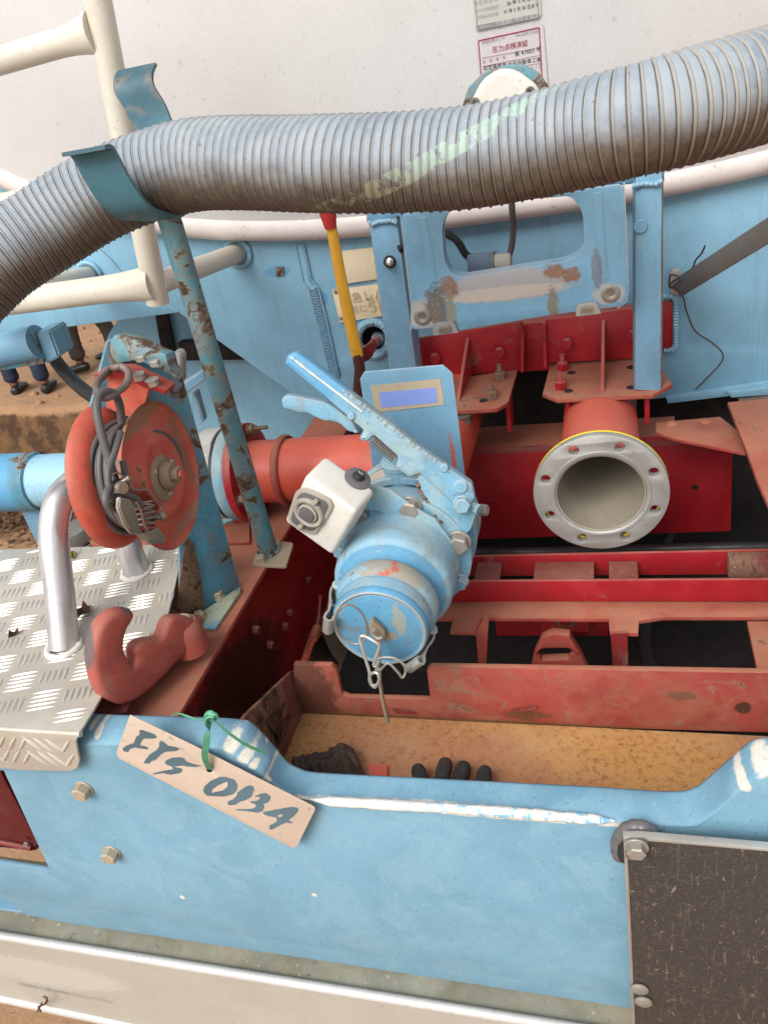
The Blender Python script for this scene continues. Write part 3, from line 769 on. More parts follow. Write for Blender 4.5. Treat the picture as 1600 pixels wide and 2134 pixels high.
# number plate holder: pressed frame with rounded opening
FH = FY(1.30)
hold_mat = spotted('blue', 'blueholder', [
    (aY(1055, 595, 1.30), (.115, .08, .028), (.36, .33, .32), .55), (aY(1040, 612, 1.30), (.12, .08, .012), (.50, .44, .38), .9),
    (aY(935, 600, 1.30), (.018, .05, .018), (.20, .10, .06), 1.8), (aY(1155, 565, 1.30), (.018, .05, .012), (.24, .11, .05), 1.7), (aY(1190, 572, 1.30), (.018, .05, .012), (.24, .11, .05), 1.7),
    (aY(885, 655, 1.30), (.032, .08, .028), (.42, .39, .34), .8), (aY(910, 640, 1.30), (.02, .05, .04), (.14, .11, .08), 1.7), (aY(940, 650, 1.30), (.008, .05, .04), (.24, .22, .16), 2.2),
    (aY(1268, 612, 1.30), (.026, .08, .018), (.45, .45, .43), .7), (aY(1243, 560, 1.30), (.009, .05, .035), (.17, .20, .24), 1.2), (aY(1152, 630, 1.30), (.010, .05, .026), (.22, .19, .13), 2.2)])
op = [(920, 470), (925, 540), (940, 572), (965, 578), (1175, 545), (1205, 530), (1218, 505), (1213, 440), (1190, 408), (960, 428), (935, 440)]
hold = plate('number_plate_holder', FH, [(835, 446), (1298, 382), (1307, 600), (1303, 628), (1285, 640), (1160, 655), (952, 690), (900, 684), (856, 688), (858, 640)], .004, hold_mat, truck, holes=[op], hr=.012, r=.01, bev=.0018, label='pressed blue number plate holder with a large rounded opening')
def lip(name, pxs, y0, y1, t, mat, parent, closed=False):
    rows = [[aY(x, y, y0) for x, y in pxs], [aY(x, y, y0) + Vector((0, y1 - y0, 0)) for x, y in pxs]]
    if closed: rows = [r + [r[0]] for r in rows]
    return strip_sheet(name, rows, None, t, mat, parent)
q = rnd_poly([Vector(p) for p in op], 14, 5)
lip('opening_flange', [(a[0], a[1]) for a in q], 1.302, 1.330, .002, hold_mat, hold, True)
lip('side_flange', [(835, 446), (858, 640), (857, 688)], 1.302, 1.345, .002, hold_mat, hold)
lip('side_flange', [(1298, 382), (1307, 600), (1303, 628), (1285, 641)], 1.302, 1.345, .002, hold_mat, hold)
for pts in (((880, 452), (900, 560), (905, 610)), ((1245, 400), (1255, 540), (1262, 580))):
    tube('pressed_rib', crv([aY(x, y, 1.302) for x, y in pts], 6), .009, hold_mat, hold, 12, flat=.4, up=(0, 1, 0), smooth=60)
for (x, y) in ((880, 661), (1272, 612)):
    lathe('mount_dimple', [(.004, -.0005), (.006, .0012), (.012, .0016), (.015, .0002), (.015, -.002)], aY(x, y, 1.299), (0, -1, 0), M['steel'], hold, 24)
    lathe('mount_rivet', [(0, .0005), (.003, .0005), (.004, -.002)], aY(x, y, 1.299), (0, -1, 0), M['brownbolt'], hold, 12)
for (x, y) in ((925, 690), (1222, 650)):
    cm = prism('spring_clip', [aY(x + a, y + b, 1.292) for a, b in ((-24, -4), (-17, -16), (18, -20), (24, -10), (30, 4), (-22, 10))], (0, .008, 0), M['silver'], hold, bev=.001)
    prism('clip_tongue', [aY(x + a, y + b, 1.285) for a, b in ((-12, -6), (10, -9), (14, 2), (-14, 5))], (0, .005, 0), M['clamp'], cm, bev=.001)

# connector, convoluted sleeve and lead (all wired to the truck)
con = tube('convoluted_sleeve', crv([aY(x, y, 1.40) for x, y in ((832, 520), (880, 488), (918, 484), (950, 500), (970, 530), (985, 540))], 40),
     [siz(9, aY(918, 484, 1.40)) * (1 if i % 4 < 2 else .78) for i in range(201)], M['black'], truck, 12, smooth=30, label='black convoluted cable sleeve behind the holder')
cf = Fr(aY(1012, 547, 1.40), (1, -.05, -.02), (0, .2, 1))
pl = box('plug', cf.m @ Matrix.Translation((-.008, 0, 0)), .045, .032, .03, paint('slate blue connector', (.10, .15, .22), .1, .5), con, bev=.003)
box('plug_latch', cf.m @ Matrix.Translation((.030, .002, .002)), .030, .022, .026, M['tanplastic'], con, bev=.002)
box('plug_band', cf.m @ Matrix.Translation((.014, .0, .002)), .006, .034, .032, M['greyplastic'], con, bev=.001)
tube('lead', crv([aY(x, y, yy) for x, y, yy in ((1063, 380, 1.36), (1066, 430, 1.37), (1069, 475, 1.39), (1064, 520, 1.40), (1052, 548, 1.40))], 10), .0055, M['cable'], con, 10)

# lamp peeping over the hose
lamp = plate('lamp_backing', FY(1.24), [(960, 260), (962, 222), (975, 182), (1005, 152), (1050, 136), (1088, 134), (1120, 150), (1146, 186), (1156, 240), (1160, 300), (965, 300)], .012, M['teal'], truck, r=.006, bev=.002, label='corroded turquoise lamp bracket above the hose')
lb = shape2d(rnd_poly([FY(1.22).uv(*p) for p in ((970, 260), (974, 224), (1003, 166), (1040, 142), (1075, 146), (1118, 178), (1128, 202), (1130, 280))], .012, 6), [], .020, .008, 4)
lb.transform(FY(1.22).m); link('lamp_housing', lb, M['whiteplastic'], lamp, smooth=60)
for (x, y) in ((989, 214), (1104, 191)):
    sc = lathe('screw', [(.0, .001), (.003, .002), (.0055, .0025), (.0060, .001), (.0068, -.001)], aY(x, y, 1.218), (0, -1, 0), M['steel'], lamp, 16)
    for rr in (.4, 1.97):
        m = basis((0, -1, 0)) @ Matrix.Rotation(rr, 4, 'Z'); m.translation = aY(x, y, 1.2155)
        box('screw_slot', m, .0075, .0014, .001, M['black'], lamp, bev=0)

# grey flat bar at the right with its pin bracket
A0, A1 = aY(1412, 600, 1.57), aY(1640, 455, 1.30)
bar = box('flat_bar', Fr((A0 + A1) / 2, A1 - A0, (0, 0, 1)).m, (A1 - A0).length, .036, .006, M['armgrey'], truck, bev=.0015, label='grey brown flat bar reaching in from the right edge')
b2 = plate('pin_bracket', FP, [(1393, 562), (1400, 555), (1414, 556), (1418, 566), (1416, 600), (1408, 612), (1396, 606)], .012, M['silver'], bar, w=.018, r=.006)
lathe('pin', [(0, .03), (.008, .03), (.010, .024), (.010, 0), (0, 0)], aY(1409, 590, 1.585), (.6, -1, 0), M['steel'], bar, 14)
wire = tube('wire', crv([aY(x, y, yy) for x, y, yy in ((1468, 512, 1.50), (1461, 528, 1.52), (1450, 540, 1.53), (1446, 548, 1.54), (1440, 560, 1.55), (1398, 600, 1.56), (1396, 574, 1.55), (1414, 578, 1.54), (1394, 594, 1.55), (1420, 614, 1.56), (1430, 650, 1.57), (1448, 690, 1.575), (1480, 712, 1.57), (1504, 736, 1.57), (1500, 758, 1.57), (1470, 790, 1.57), (1448, 812, 1.57))], 6), .0017, M['thin'], None, 6)
tag(wire, 'thin rusty wire twisted round the pin bracket and dangling over the blue sheet', 'wire')

# ------------------------------------------------------------------ red hanger brackets
def hanger(quadtop, foldpts, yb, zs, shelf, label):
    """back plate at y=yb from px outline, shelf polygon on plane z=zs"""
    b = plate('hanger_bracket', FY(yb), quadtop, .008, M['red'], truck, bev=.001, label=label)
    fs = Fr((0, 0, zs), (1, 0, 0), (0, 1, 0))
    plate('shelf', fs, shelf, .008, M['reddust'], b, bev=.001)
    return b, fs
h1, fs1 = hanger([(868, 706), (1087, 670), (1093, 690), (1092, 772), (870, 790)], None, 1.50, 1.0, [(900, 795), (1078, 770), (1058, 838), (1036, 851), (930, 858)], 'left dark red hanger bracket with two rusty studs')
h2, fs2 = hanger([(1131, 668), (1320, 642), (1360, 636), (1360, 745), (1135, 757)], None, 1.50, 1.0, [(1146, 758), (1360, 742), (1400, 800), (1360, 822), (1160, 832), (1130, 820)], 'right dark red hanger bracket above the open flange')
def fin(pts, y0, parent, z=1.0):
    prism('gusset', [aY(pts[0][0], pts[0][1], 1.497), aY(pts[1][0], pts[1][1], 1.497), aZ(pts[2][0], pts[2][1], z)], (.006, 0, 0), M['red'], parent, bev=.001)
fin(((971, 702), (978, 786), (950, 838)), 0, h1)
fin(((1253, 666), (1253, 752), (1251, 818)), 0, h2)
prism('lip_return', [aY(x, y, 1.50) for x, y in ((1087, 670), (1093, 690), (1092, 768), (1086, 768))], (0, -.02, 0), M['red'], h1)
prism('lip_return', [aY(x, y, 1.50) for x, y in ((1131, 668), (1137, 668), (1140, 757), (1134, 759))], (0, -.02, 0), M['red'], h2)
for (p, x, y) in ((h1, 907, 745), (h1, 1041, 733), (h2, 1181, 714), (h2, 1318, 697)):
    hexbolt('bolt', aY(x, y, 1.492), (0, -1, 0), .020, M['red'], p, washer=0)
for (p, x, y, mt) in ((h1, 1042, 790, 'brownbolt'), (h1, 1025, 829, 'brownbolt'), (h2, 1172, 770, 'red'), (h2, 1168, 809, 'red')):
    hexbolt('stud_nut', aZ(x, y, 1.001), (0, 0, 1), .020, M[mt], p, h=.016, washer=0, stud=.016)
for (p, x, y) in ((h1, 1007, 835), (h2, 1190, 777), (h2, 1184, 815), (h2, 1314, 766), (h2, 1314, 808)):
    lathe('slot_hole', [(0, .0012), (.008, .0012), (.008, 0)], aZ(x, y, 1.0), (0, 0, 1), M['black'], p, 12)
for (p, x, y) in ((h1, 1048, 1), (h1, 962, 1),):
    pass
bbox('cross_channel', aY(1075, 720, 1.52).x, aY(1360, 700, 1.52).x, 1.52, 1.58, .985, 1.085, M['red'], truck, label='red channel behind the hanger brackets')
for (xx, pr) in ((aZ(1180, 832, 1.0).x, h2), (aZ(1352, 824, 1.0).x - .002, h2), (aZ(1050, 850, 1.0).x, h1)):
    bbox('hanger_strap', xx - .004, xx + .004, 1.36, 1.42, .93, .995, M['red'], pr, bev=.001)
hexbolt('under_nut', aZ(962, 862, .99), (0, 0, -1), .03, M['steel'], h1, washer=1.3)

# ------------------------------------------------------------------ pipes
PX = aY(1250, 1021, 1.13)          # centre of the open flange
open_pipe = lathe('open_pipe', [(.0725, .004), (.0725, .020), (.0672, .070), (.0672, .50), (.0658, .50), (.0658, .070), (.0700, .030), (.0700, .004), (.0725, .004)], PX, (0, 1, 0), M['redpipe'], truck, 48, label='salmon red pipe ending in the open flange')
def ringplate(name, c, axis, ro, ri, h0, h1, mat, parent, holes=0, hr=.0095, hrad=0, a0=0, bev=.0015, seg_n=64):
    m = basis(axis); m.translation = Vector(c) + Vector(axis).normalized() * h1
    hl = [circ((0, 0), ri, seg_n)] if ri else []
    for i in range(holes):
        a = a0 + 2 * math.pi * i / holes; hl.append(circ((hrad * math.cos(a), hrad * math.sin(a)), hr, 20))
    me = shape2d(circ((0, 0), ro, seg_n), hl, h1 - h0, bev); me.transform(m)
    return link(name, me, mat, parent, smooth=40)
RO = siz(136, PX)
ringplate('flange', PX, (0, -1, 0), RO, RO * .672, -.0, .015, M['silver'], open_pipe, 8, RO * .075, RO * .845, math.radians(22.5 + 2))
lathe('raised_face', [(RO * .672, .015), (RO * .70, .0168), (RO * .735, .0168), (RO * .74, .015)], PX, (0, -1, 0), M['silver'], open_pipe, 64)
ringplate('gasket_ring', PX, (0, -1, 0), RO * 1.0, RO * .9, -.0055, -.0008, M['yring'], open_pipe, 0)
lathe('bore_lining', [(RO * .665, .0135), (RO * .645, .0125), (.0650, -.07), (.0648, -.42), (0, -.42)], PX, (0, -1, 0), paint('beige bore lining', (.33, .29, .225), .1, .55, grime=.5, grimec=(.22, .17, .11), speck=.5), open_pipe, 64)

PZ = .95
pipe_y = aZ(650, 978, PZ).y
rp = tube('feed_pipe', [Vector((-.72, pipe_y, PZ)), Vector((-.30, pipe_y, PZ))], .0600, M['redpipe'], truck, 48, label='salmon red pipe running across behind the valve')
xb = aZ(604, 975, PZ).x
tube('clamp_band', [Vector((xb - .002, pipe_y + .0645 * math.cos(a), PZ + .0645 * math.sin(a))) for a in [2 * math.pi * i / 48 for i in range(48)]], .007, M['reddust'], rp, 8, closed=True, flat=.5, up=(0, 1, 0))
xl = aZ(459, 985, PZ).x
bpipe = tube('supply_pipe', [Vector((-2.0, pipe_y, PZ)), Vector((xl - .03, pipe_y, PZ))], .0560, spotted('blue', 'bluepipe', [(Vector((aZ(30, 1030, PZ).x, pipe_y - .05, PZ)), (.045, .2, .09), (.17, .22, .14), 1.3), (Vector((aZ(115, 1030, PZ).x, pipe_y - .05, PZ)), (.10, .2, .09), (.32, .55, .68), .5), (Vector((aZ(78, 1060, PZ).x, pipe_y - .05, PZ - .01)), (.02, .2, .02), (.50, .60, .62), 1.0)]), truck, 48, label='blue supply pipe at the left edge')
xc = aZ(58, 1030, PZ).x
lathe('pipe_sleeve', [(.056, 0), (.0615, .004), (.0615, .6), (.056, .6)], (xc, pipe_y, PZ), (-1, 0, 0), spotted('bluerust', 'sleeveblue', [(Vector((xc - .09, pipe_y - .06, PZ + .02)), (.06, .2, .12), (.10, .33, .56), .6)]), bpipe, 48)
bbox('pipe_support', aZ(22, 1110, .87).x, aZ(60, 1110, .87).x, pipe_y - .02, pipe_y + .03, .3, PZ - .05, M['blue'], bpipe, bev=.002)
wv = lathe('wafer_valve', [(.056, -.05), (.066, -.05), (.072, -.03), (.086, -.026), (.088, -.022), (.088, .020), (.083, .024), (.058, .024)], (xl, pipe_y, PZ), (1, 0, 0), spotted('bluelight', 'wafer', [(Vector((xl + .004, pipe_y - .05, PZ)), (.022, .3, .3), (.56, .53, .46), .12)]), truck, 56, label='pale wafer valve with raised letters between the pipes')
lathe('gasket', [(.060, .024), (.089, .024), (.089, .031), (.060, .031)], (xl, pipe_y, PZ), (1, 0, 0), M['black'], wv, 48)
lathe('companion_flange', [(.058, .031), (.090, .031), (.092, .034), (.092, .050), (.090, .053), (.060, .053)], (xl, pipe_y, PZ), (1, 0, 0), M['bluelight'], wv, 56)
rf = ringplate('red_flange', (xl, pipe_y, PZ), (1, 0, 0), .094, .058, .054, .070, M['red'], wv)
for k in range(6):
    a = math.radians(20 + 60 * k)
    c = Vector((xl + .070, pipe_y + .079 * math.sin(a), PZ + .079 * math.cos(a)))
    hexbolt('bolt', c, (1, 0, 0), .018, M['brownbolt'], wv, stud=.006)
hexbolt('long_stud', aY(520, 893, pipe_y - .02), (1, -.2, .1), .014, M['brownbolt'], wv, stud=.03)
fv = Fr(Vector((xl, pipe_y, PZ)) + Vector((0, -.0892 * math.cos(.45), .0892 * math.sin(.45))), (0, -math.sin(.45), -math.cos(.45)) , (1, 0, 0))
me = text_me('EBA', .024, .02); me.transform(fv.m @ Matrix.Translation((-.055, -.008, 0)))
for v in me.vertices:
    d = Vector((0, v.co.y - pipe_y, v.co.z - PZ)); d = d.normalized() * .0888; v.co.y = pipe_y + d.y; v.co.z = PZ + d.z
link('raised_letters', me, M['inkpale'], wv, smooth=0)

# ------------------------------------------------------------------ chassis
RZ = .86
def rail():
    xL, xR = -.69, -.585
    r = bbox('chassis_rail', xL, xR, .665, 6.5, RZ - .009, RZ, M['reddust'], truck, bev=.0015, label='left chassis rail with dusty salmon top flange')
    # inner web, dented sheet
    bm = bmesh.new(); V = []
    for j in range(90):
        y = .668 + j * .03
        V.append([bm.verts.new((xR - .004 + mnoise.noise(Vector((y * 4, k * .6, 0))) * .002, y, RZ - .004 - k * .025)) for k in range(11)])
    for j in range(89):
        for k in range(10): bm.faces.new((V[j][k], V[j + 1][k], V[j + 1][k + 1], V[j][k + 1]))
    bmesh.ops.solidify(bm, geom=bm.faces[:], thickness=.008)
    web = spotted('red', 'webred', [(Vector((xR, .80, .72)), (.06, .22, .13), (.055, .022, .016), 1.0)])
    link('rail_web', bm_me('w', bm), web, r)
    bbox('bottom_flange', xL, xR, .665, 6.5, .60, .609, M['reddark'], r, bev=.0015)
    for (x, y) in ((530, 1313), (592, 1306), (601, 1278), (560, 1345), (640, 1210)):
        p = aX(x, y, xR + .001)
        hexbolt('bolt', p, (1, 0, 0), .013, M['reddark'], r)
    for (x, y) in ((594, 1300), (604, 1272)):
        pass
    return r
rail_o = rail()
rr = bbox('right_rail', .25, .36, .95, 1.36, .89, .902, M['reddust'], truck, bev=.002, label='right chassis rail top at the right edge')
bbox('rail_web', .352, .360, .95, 1.36, .66, .889, M['reddark'], rr)
rp_ = plate('right_plate', Fr((0, 0, .965), (1, 0, 0), (0, 1, 0)), [(1515, 838), (1700, 820), (1760, 1150), (1640, 1100), (1600, 1052), (1578, 1004), (1549, 925)], .008, M['reddust'], truck, bev=.001, label='dusty salmon plate running off the right edge')
gp = plate('gusset_plate', Fr((0, 0, .925), (1, 0, 0), (0, 1, 0)), [(1366, 880), (1366, 901), (1403, 914), (1552, 944), (1540, 900), (1500, 868)], .006, M['reddust'], truck, bev=.001, label='dusty gusset plate with two flat rivets')
for (x, y) in ((1399, 884), (1469, 879)):
    lathe('rivet', [(0, .005), (.008, .004), (.012, .001), (.012, 0)], aZ(x, y, .925), (0, 0, 1), M['reddust'], gp, 18)
# big rear crossmember
zt = aY(1250, 926, 1.42).z; zb = aY(1250, 1112, 1.42).z; x1 = aY(1525, 1020, 1.42).x
cm = plate('deep_crossmember', FY(1.42), [(500, 936), (1100, 934), (1364, 908), (1525, 944), (1522, 1107), (983, 1124), (480, 1142)], .010, spotted('red', 'deepred', [(aY(1250, 930, 1.42), (.5, .1, .006), (.20, .06, .05), 1.5)]), truck, bev=.001, label='deep dark red crossmember behind the open flange')
bbox('top_flange', -.58, x1 - .10, 1.425, 1.53, zt - .009, zt - .001, M['reddust'], cm)
lathe('drain_hole', [(0, .0012), (.006, .0012), (.006, 0)], aY(1447, 1015, 1.4195), (0, -1, 0), M['black'], cm, 12)
# two L beams
def lbeam(name, y, web, fl, zf, label):
    b = plate(name, FY(y), web, .006, M['red'], truck, bev=.001, label=label)
    if fl: plate('flange', Fr((0, 0, zf), (1, 0, 0), (0, 1, 0)), fl, .006, M['reddust'], b, bev=.001)
    return b
lb3 = lbeam('rear_cross_beam', 1.12, [(700, 1168), (983, 1160), (1600, 1147), (2400, 1131), (2400, 1181), (1600, 1197), (972, 1201), (700, 1208)], None, 0, 'thin dark red beam nearest the deep crossmember')
lb2 = lbeam('mid_cross_beam', 1.04, [(700, 1218), (966, 1212), (1600, 1208), (2400, 1208), (2400, 1254), (1600, 1254), (1100, 1254), (700, 1258)], None, .78, 'middle red angle beam with dusty ledge and tabs')
zf = aY(1100, 1255, 1.04).z + .001
fsh = Fr((0, 0, zf), (1, 0, 0), (0, 1, 0))
plate('ledge', fsh, [(700, 1259), (1100, 1252), (2400, 1248), (2400, 1286), (1600, 1286), (1381, 1286), (1331, 1294), (1329, 1320), (1270, 1318), (1267, 1290), (1003, 1288), (990, 1318), (937, 1316), (944, 1289), (700, 1290)], .007, M['reddust'], lb2, bev=.001)
plate('ledge_web', fsh, [(1556, 1290), (1750, 1290), (1750, 1420), (1583, 1420)], .007, M['reddust'], lb2, bev=.001, w=-.004)
yk = aZ(1000, 1318, zf).y
prism('drop_plate', [aY(x, y, yk) for x, y in ((990, 1318), (998, 1400), (1012, 1400), (1018, 1292), (1005, 1289))], (0, .006, 0), M['reddust'], lb2)
prism('drop_plate', [aY(x, y, yk) for x, y in ((1272, 1320), (1272, 1330), (1278, 1410), (1309, 1412), (1307, 1320))], (0, .006, 0), M['reddark'], lb2)
pb = plate('sub_beam', FY(1.13), [(1031, 1288), (1267, 1288), (1266, 1325), (1035, 1325)], .006, M['red'], truck, bev=.001, label='short red beam under the ledge')
sp_ = prism('small_bracket', [aY(x, y, 1.09) for x, y in ((1127, 1288), (1226, 1288), (1226, 1317), (1130, 1319))], (0, .02, 0), M['red'], pb)
lathe('bracket_socket', [(.010, .002), (.016, .002), (.018, 0), (.012, -.008), (0, -.008)], aY(1178, 1296, 1.088), (0, -1, -.3), M['steel'], pb, 20)
hexo = [(1122, 1360), (1136, 1352), (1184, 1352), (1196, 1362), (1184, 1376), (1128, 1378)]
plate('towing_eye', FY(1.0), [(1105, 1398), (1112, 1365), (1128, 1332), (1150, 1322), (1186, 1326), (1210, 1366), (1226, 1398)], .02, M['reddust'], pb, holes=[hexo], bev=.004)
for (a, b, c, d) in ((1112, 1237, 1197, 1210), (1268, 1330, 1194, 1210), (990, 1040, 1200, 1212)):
    p0, p1 = aY(a, c, 1.08), aY(b, d, 1.06)
    bbox('spacer_block', p0.x, p1.x, 1.05, 1.115, zf + .02, zf + .028, M['reddark'], lb2)
pe = aY(1558, 1178, 1.10); bbox('end_block', pe.x - .03, pe.x + .12, 1.09, 1.117, pe.z - .018, pe.z + .016, M['rustred'], lb3, bev=.003)
# lower front beam with its cut-out, and the tray
YB = .841
bmm = spotted('reddust', 'beamred', [(aY(640, 1450, YB), (.05, .03, .10), (.11, .04, .025), 1.2), (aY(1548, 1475, YB), (.011, .03, .012), (.05, .022, .012), 1.0), (aY(1095, 1490, YB), (.035, .03, .011), (.13, .055, .025), 1.3), (aY(1420, 1450, YB), (.02, .03, .010), (.16, .07, .04), 1.9), (aY(1000, 1508, YB), (.6, .03, .010), (.14, .075, .030), .7)])
beam = plate('front_cross_beam', FY(YB), [(612, 1385), (690, 1388), (701, 1397), (712, 1447), (727, 1454), (897, 1459), (889, 1397), (897, 1390), (1600, 1403), (2500, 1428), (2500, 1568), (1600, 1527), (1000, 1510), (635, 1488), (612, 1487)], .010, bmm, truck, bev=.0012, label='peeling red beam with square cut-out above the tray')
TZF = aY(1100, 1508, YB).z
def flake(pts, par):
    bm = bmesh.new(); vs = []
    for (x, y, o) in pts: vs.append(bm.verts.new(aY(x, y, YB - o)))
    bm.faces.new(vs); bmesh.ops.solidify(bm, geom=bm.faces[:], thickness=.0008)
    link('paint_flake', bm_me('f', bm), M['reddust'], par, smooth=0)
flake([(812, 1474, .001), (842, 1486, .010), (824, 1486, .012)], beam)
flake([(820, 1475, .001), (850, 1478, .002), (868, 1489, .010), (838, 1487, .012)], beam)
flake([(1062, 1480, .006), (1075, 1474, .001), (1100, 1476, .001), (1122, 1470, .002), (1112, 1480, .008), (1085, 1484, .010)], beam)
tray = bbox('tray_floor', -.585, .9, .60, YB - .001, TZF - .008, TZF, M['tray'], truck, label='tray floor of mottled orange rust behind the bumper')
plate('tray_side', Fr((-.50, 0, 0), (0, -1, 0), (0, 0, 1)), [(632, 1392), (636, 1490), (612, 1540), (588, 1620), (470, 1600), (470, 1540), (505, 1490), (600, 1400)], .006, M['rustred'], tray, bev=.001)
for (a, b, c) in (((540, 1490), (600, 1440), (578, 1530)), ((560, 1500), (612, 1460), (590, 1560))):
    bm = bmesh.new(); vs = [bm.verts.new(aX(*q, -.498 + o)) for q, o in ((a, 0), (b, .001), (c, .014))]
    bm.faces.new(vs); bmesh.ops.solidify(bm, geom=bm.faces[:], thickness=.001); link('rust_flake', bm_me('f', bm), M['rustred'], tray, smooth=0)
# dark depths: axle housing, propshaft, added black shade panels, wheels
ax = tube('axle', [(-1.1, 2.3, .48), (1.2, 2.3, .48)], .07, M['blackpart'], truck, 24)
lathe('differential', [(0, .18), (.09, .16), (.16, .08), (.18, 0), (.16, -.08), (.09, -.16), (0, -.18)], (-.1, 2.3, .48), (0, 1, 0), M['blackpart'], ax, 32)
bbox('upper_shade_panel', -.32, .42, 1.70, 1.74, .972, 1.14, M['blackpart'], truck)  # added black panel, stands for shade behind the hanger brackets
bbox('shade_panel', -.58, .9, 1.72, 1.76, .22, .97, M['blackpart'], truck, label='added black panel that darkens the depths')  # added closing panel that keeps the chassis gaps near black
bbox('shade_tray', -.58, .9, .95, 2.1, .44, .46, M['blackpart'], truck, label='added black sheet that darkens the gaps below the beams')  # added black sheet in place of deep shade under the beams
for sx in (-1.0, 1.0, -.72, 1.12):
    wh = lathe('wheel', [(.26, -.11), (.44, -.12), (.49, -.09), (.50, -.04), (.50, .04), (.49, .09), (.44, .12), (.26, .11)], (sx * 1.0 - .1, 2.3, .08), (1, 0, 0), M['black'], truck, 48)
    lathe('rim', [(0, .05), (.12, .05), (.2, .0), (.26, .08), (.27, .1)], (sx - .1, 2.3, .08), (1, 0, 0), M['steel'], wh, 32)
for pts, mt, r in ((((0.5, 1.3, .70), (.1, 1.35, .66), (-.2, 1.3, .69), (-.5, 1.36, .66)), 'black', .011), (((.55, 1.2, .62), (.2, 1.25, .60), (-.1, 1.2, .64), (-.5, 1.22, .60)), 'brownbolt', .007), (((.1, .95, .62), (.05, 1.15, .60), (.12, 1.5, .62)), 'black', .012)):
    tube('air_line', crv(pts, 8), r, M[mt], truck, 10)
# small red flexible pipe and bits beside the rail
fx = tube('brake_pipe', crv([aX(x, y, -.555) for x, y in ((668, 1240), (664, 1290), (652, 1322), (640, 1352), (632, 1390))], 10), .0035, M['reddark'], truck, 8, label='thin red brake pipe inside the left rail')
pp = crv([aX(x, y, -.555) for x, y in ((655, 1322), (645, 1346), (634, 1380), (628, 1398))], 24)
tube('coil_guard', pp, [.0075 if i % 4 < 2 else .0055 for i in range(len(pp))], M['redpipe'], fx, 10, smooth=30)
tube('pipe_union', [aX(662, 1308, -.553), aX(652, 1332, -.553)], .0095, M['reddust'], fx, 8)
tube('brake_pipe', crv([aX(x, y, -.55) for x, y in ((690, 1290), (676, 1312), (664, 1326))], 8), .0035, M['reddust'], truck, 8)
# fitting under the supply pipe and red piece behind the grab handle
fit = lathe('hose_fitting', [(.0, 0), (.030, 0), (.033, -.012), (.033, -.026), (.028, -.028), (.028, -.034), (.030, -.036), (.030, -.042), (.027, -.044), (.027, -.080), (0, -.080)], aY(158, 1098, 1.12), (-.15, -.2, 1), M['steel'], truck, 24, label='dark threaded fitting under the supply pipe')
plate('red_bracket', FY(1.16), [(160, 1070), (226, 1066), (236, 1108), (205, 1112), (180, 1100)], .006, M['red'], truck)
plate('red_base', Fr((0, 0, RZ + .006), (1, 0, 0), (0, 1, 0)), [(180, 1118), (235, 1096), (520, 1090), (520, 1130), (230, 1140), (190, 1135)], .006, M['reddust'], truck)

# ------------------------------------------------------------------ bumper
def mat_weld():
    m = Mt('worn white bead with blue flecks'); x = m.sep(m.vec)[0]
    n = m.noise(70, 5, .6, .8); f = m.math('MULTIPLY', m.rng(n, .50, .56), m.rng(x, -.30, -.12, .12, 1.))
    c = m.mix(m.noise(30, 5), (.66, .63, .57), (.76, .73, .67)); c = m.mix(f, c, (.20, .44, .62))
    c = m.mix(m.rng(m.noise(120, 4), .62, .7, 0, .5), c, (.30, .24, .17)); m.bump(m.noise(90, 4), .5, .001)
    return m.fin(c, .5)
M['weldblue'] = mat_weld()
YF = .58
pairs = [((-420, 1500), (-360, 1440)), ((150, 1552), (182, 1489)), ((430, 1557), (470, 1497)), ((478, 1566), (518, 1503)), ((524, 1597), (552, 1537)), ((578, 1642), (598, 1592)), ((631, 1668), (640, 1611)),
         ((1000, 1690), (1000, 1629)), ((1259, 1711), (1250, 1642)), ((1385, 1720), (1378, 1651)), ((1452, 1722), (1424, 1651)), ((1502, 1684), (1456, 1640)), ((1560, 1632), (1562, 1546)), ((1615, 1606), (1600, 1536)), ((2900, 1700), (2800, 1608))]
fp, tp = [], []
for i in range(len(pairs) - 1):
    n = 10
    for k in range(n):
        t = k / n
        fp.append(aY(*pairs[i][0], YF).lerp(aY(*pairs[i + 1][0], YF), t)); tp.append(aY(*pairs[i][1], YF + .042).lerp(aY(*pairs[i + 1][1], YF + .042), t))
fp.append(aY(*pairs[-1][0], YF)); tp.append(aY(*pairs[-1][1], YF + .042))
for _ in range(4):
    for L in (fp, tp):
        L[1:-1] = [(L[i - 1] + L[i] * 2 + L[i + 1]) / 4 for i in range(1, len(L) - 1)]
def arcrow(t):
    out = []
    for a, b in zip(fp, tp):
        up = (b - a); nrm = Vector((0, -1, 0)) - up.normalized() * Vector((0, -1, 0)).dot(up.normalized())
        out.append(a.lerp(b, t) + nrm.normalized() * (.0058 * math.sin(math.pi * t) ** .8) + Vector((0, 0, 0)))
    return out
rows = [[p + Vector((0, 0, -.002)) for p in fp]] + [arcrow(t) for t in (0, .12, .28, .45, .62, .8, .93, 1.0)] + [[p + Vector((0, .004, -.003)) for p in tp], [p + Vector((0, .004, -.03)) for p in tp]]
sp_list = []
